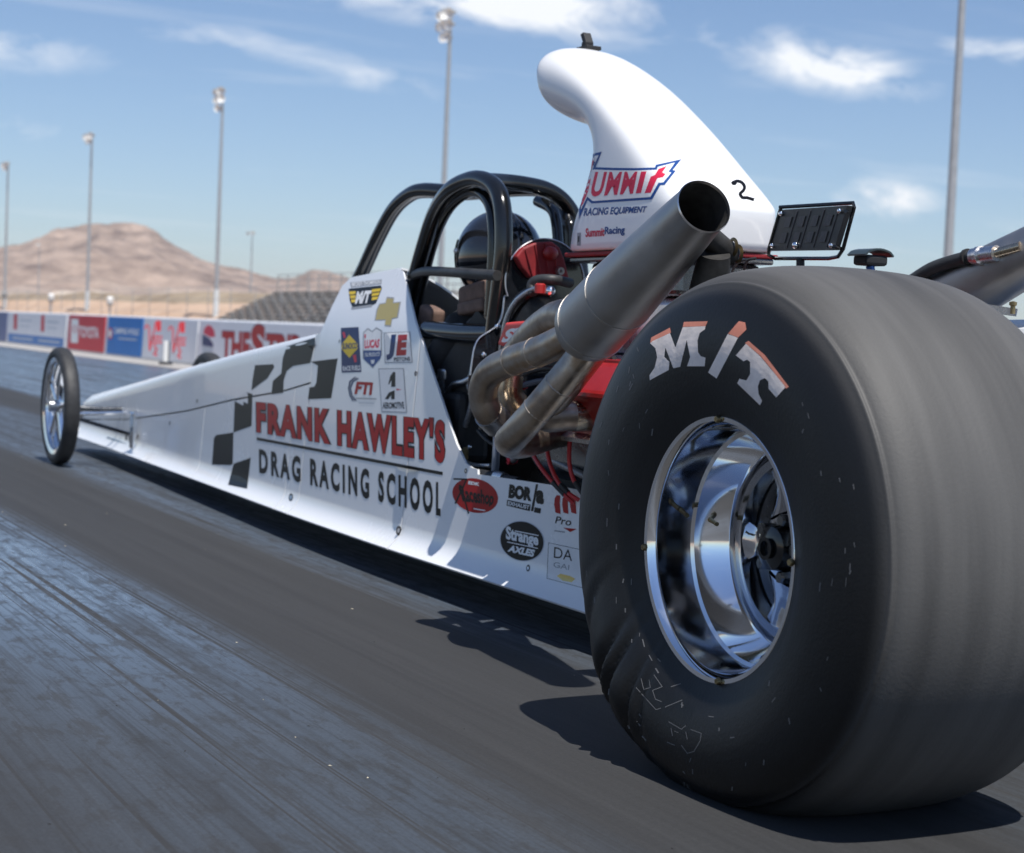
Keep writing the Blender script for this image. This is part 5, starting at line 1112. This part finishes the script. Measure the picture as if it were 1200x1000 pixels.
# small engine fittings: flange bolts, oil and fuel lines, wiring
BLT = mat('zinc_bolt', (.55, .53, .48), .35, 1)
for (x, y, X) in [(636, 470, -.275), (655, 476, -.27), (672, 468, -.27), (690, 474, -.262), (648, 508, -.25), (668, 514, -.25), (700, 505, -.25), (612, 470, -.28), (652, 494, -.26)]:
    p = cp(x, y, X); b = MB(); b.lathe([(-.010, .001), (-.010, .0065), (0, .0075), (.012, .0075)], p, 'X', 6); b.build('flange_bolt', BLT, D)
tube('oil_line', [cp(600, 540, -.19), cp(615, 530, -.21), cp(640, 536, -.22), (-.22, 1.1, .36), (-.2, .9, .34)], .009, mat('braided_hose', (.30, .30, .31), .45, .7, nscale=200, namt=.5), D, 12, 6)
tube('fuel_line', [cp(612, 452, -.22), cp(640, 446, -.23), cp(668, 452, -.22), cp(700, 440, -.2)], .0075, mat('blue_black_hose', (.03, .04, .07), .5), D, 10, 6)
tube('wire_loom', [cp(590, 455, -.2), cp(612, 440, -.21), cp(640, 432, -.22), cp(676, 436, -.22), cp(720, 420, -.22)], .006, BLACKM, D, 8, 6)
tube('wire_loom', [cp(560, 505, -.19), cp(576, 520, -.2), cp(600, 526, -.2), cp(640, 528, -.2)], .005, BLACKM, D, 8, 6)
tube('oil_line', [cp(545, 500, -.17), cp(553, 470, -.17), cp(549, 448, -.17), cp(556, 432, -.16)], .007, MATS['braided_hose'], D, 10, 6)
for (x, y, X) in [(612, 452, -.22), (700, 440, -.2), (600, 540, -.19)]:
    p = cp(x, y, X); b = MB(); b.lathe([(-.016, .004), (-.012, .011), (.006, .011), (.014, .006)], p, 'X', 8); b.build('hose_end', mat('red_anodised', (.5, .03, .04), .3, .7), D)
for (x, y) in [(535, 460), (542, 512), (528, 472), (550, 524)]:
    p = cp(x, y, -.16); b = MB(); b.ell(p, (.007, .007, .007), 10, 6); b.build('fitting', CHROME, D, True)
tube('shoulder_belt', [cp(600, 348, -.11), cp(560, 372, -.13), cp(540, 392, -.12)], .012, mat('grey_belt', (.10, .10, .11), .8), D, 8, 5)

# fins and bolts on the valve covers, weld beads round the pipes
for sx in (-1, 1):
    for k in range(4):
        x = .185+.020*k; b = MB(); b.box((sx*x-.004, .93, .640), (sx*x+.004, 1.19, .652), 0, .002); b.build('cover_fin', RED, D)
    for y in (.93, 1.05, 1.18):
        b = MB(); b.lathe([(0, .0075), (.008, .0075), (.010, .005), (.010, .001)], (sx*.232, y, .640), 'Z', 8); b.build('cover_bolt', BLT, D)
BEAD = mat('weld_bead_brown', (.42, .36, .30), .45, 1, nscale=80, namt=.3)
for P, ks in ((((632, 412, -.45), (598, 424, -.46)), (.1, .9)), (((656, 450, -.47), (628, 483, -.495)), (.05, .95))):
    a0, a1 = cp(*P[0]), cp(*P[1]); d_ = (a1-a0).normalized()
    for k in ks: q_ = a0+(a1-a0)*k; b = MB(); b.tube([q_-d_*.0025, q_-d_*.001, q_+d_*.001, q_+d_*.0025], [.0330, .0342, .0342, .0330], 24); b.build('weld_bead', BEAD, D, True)
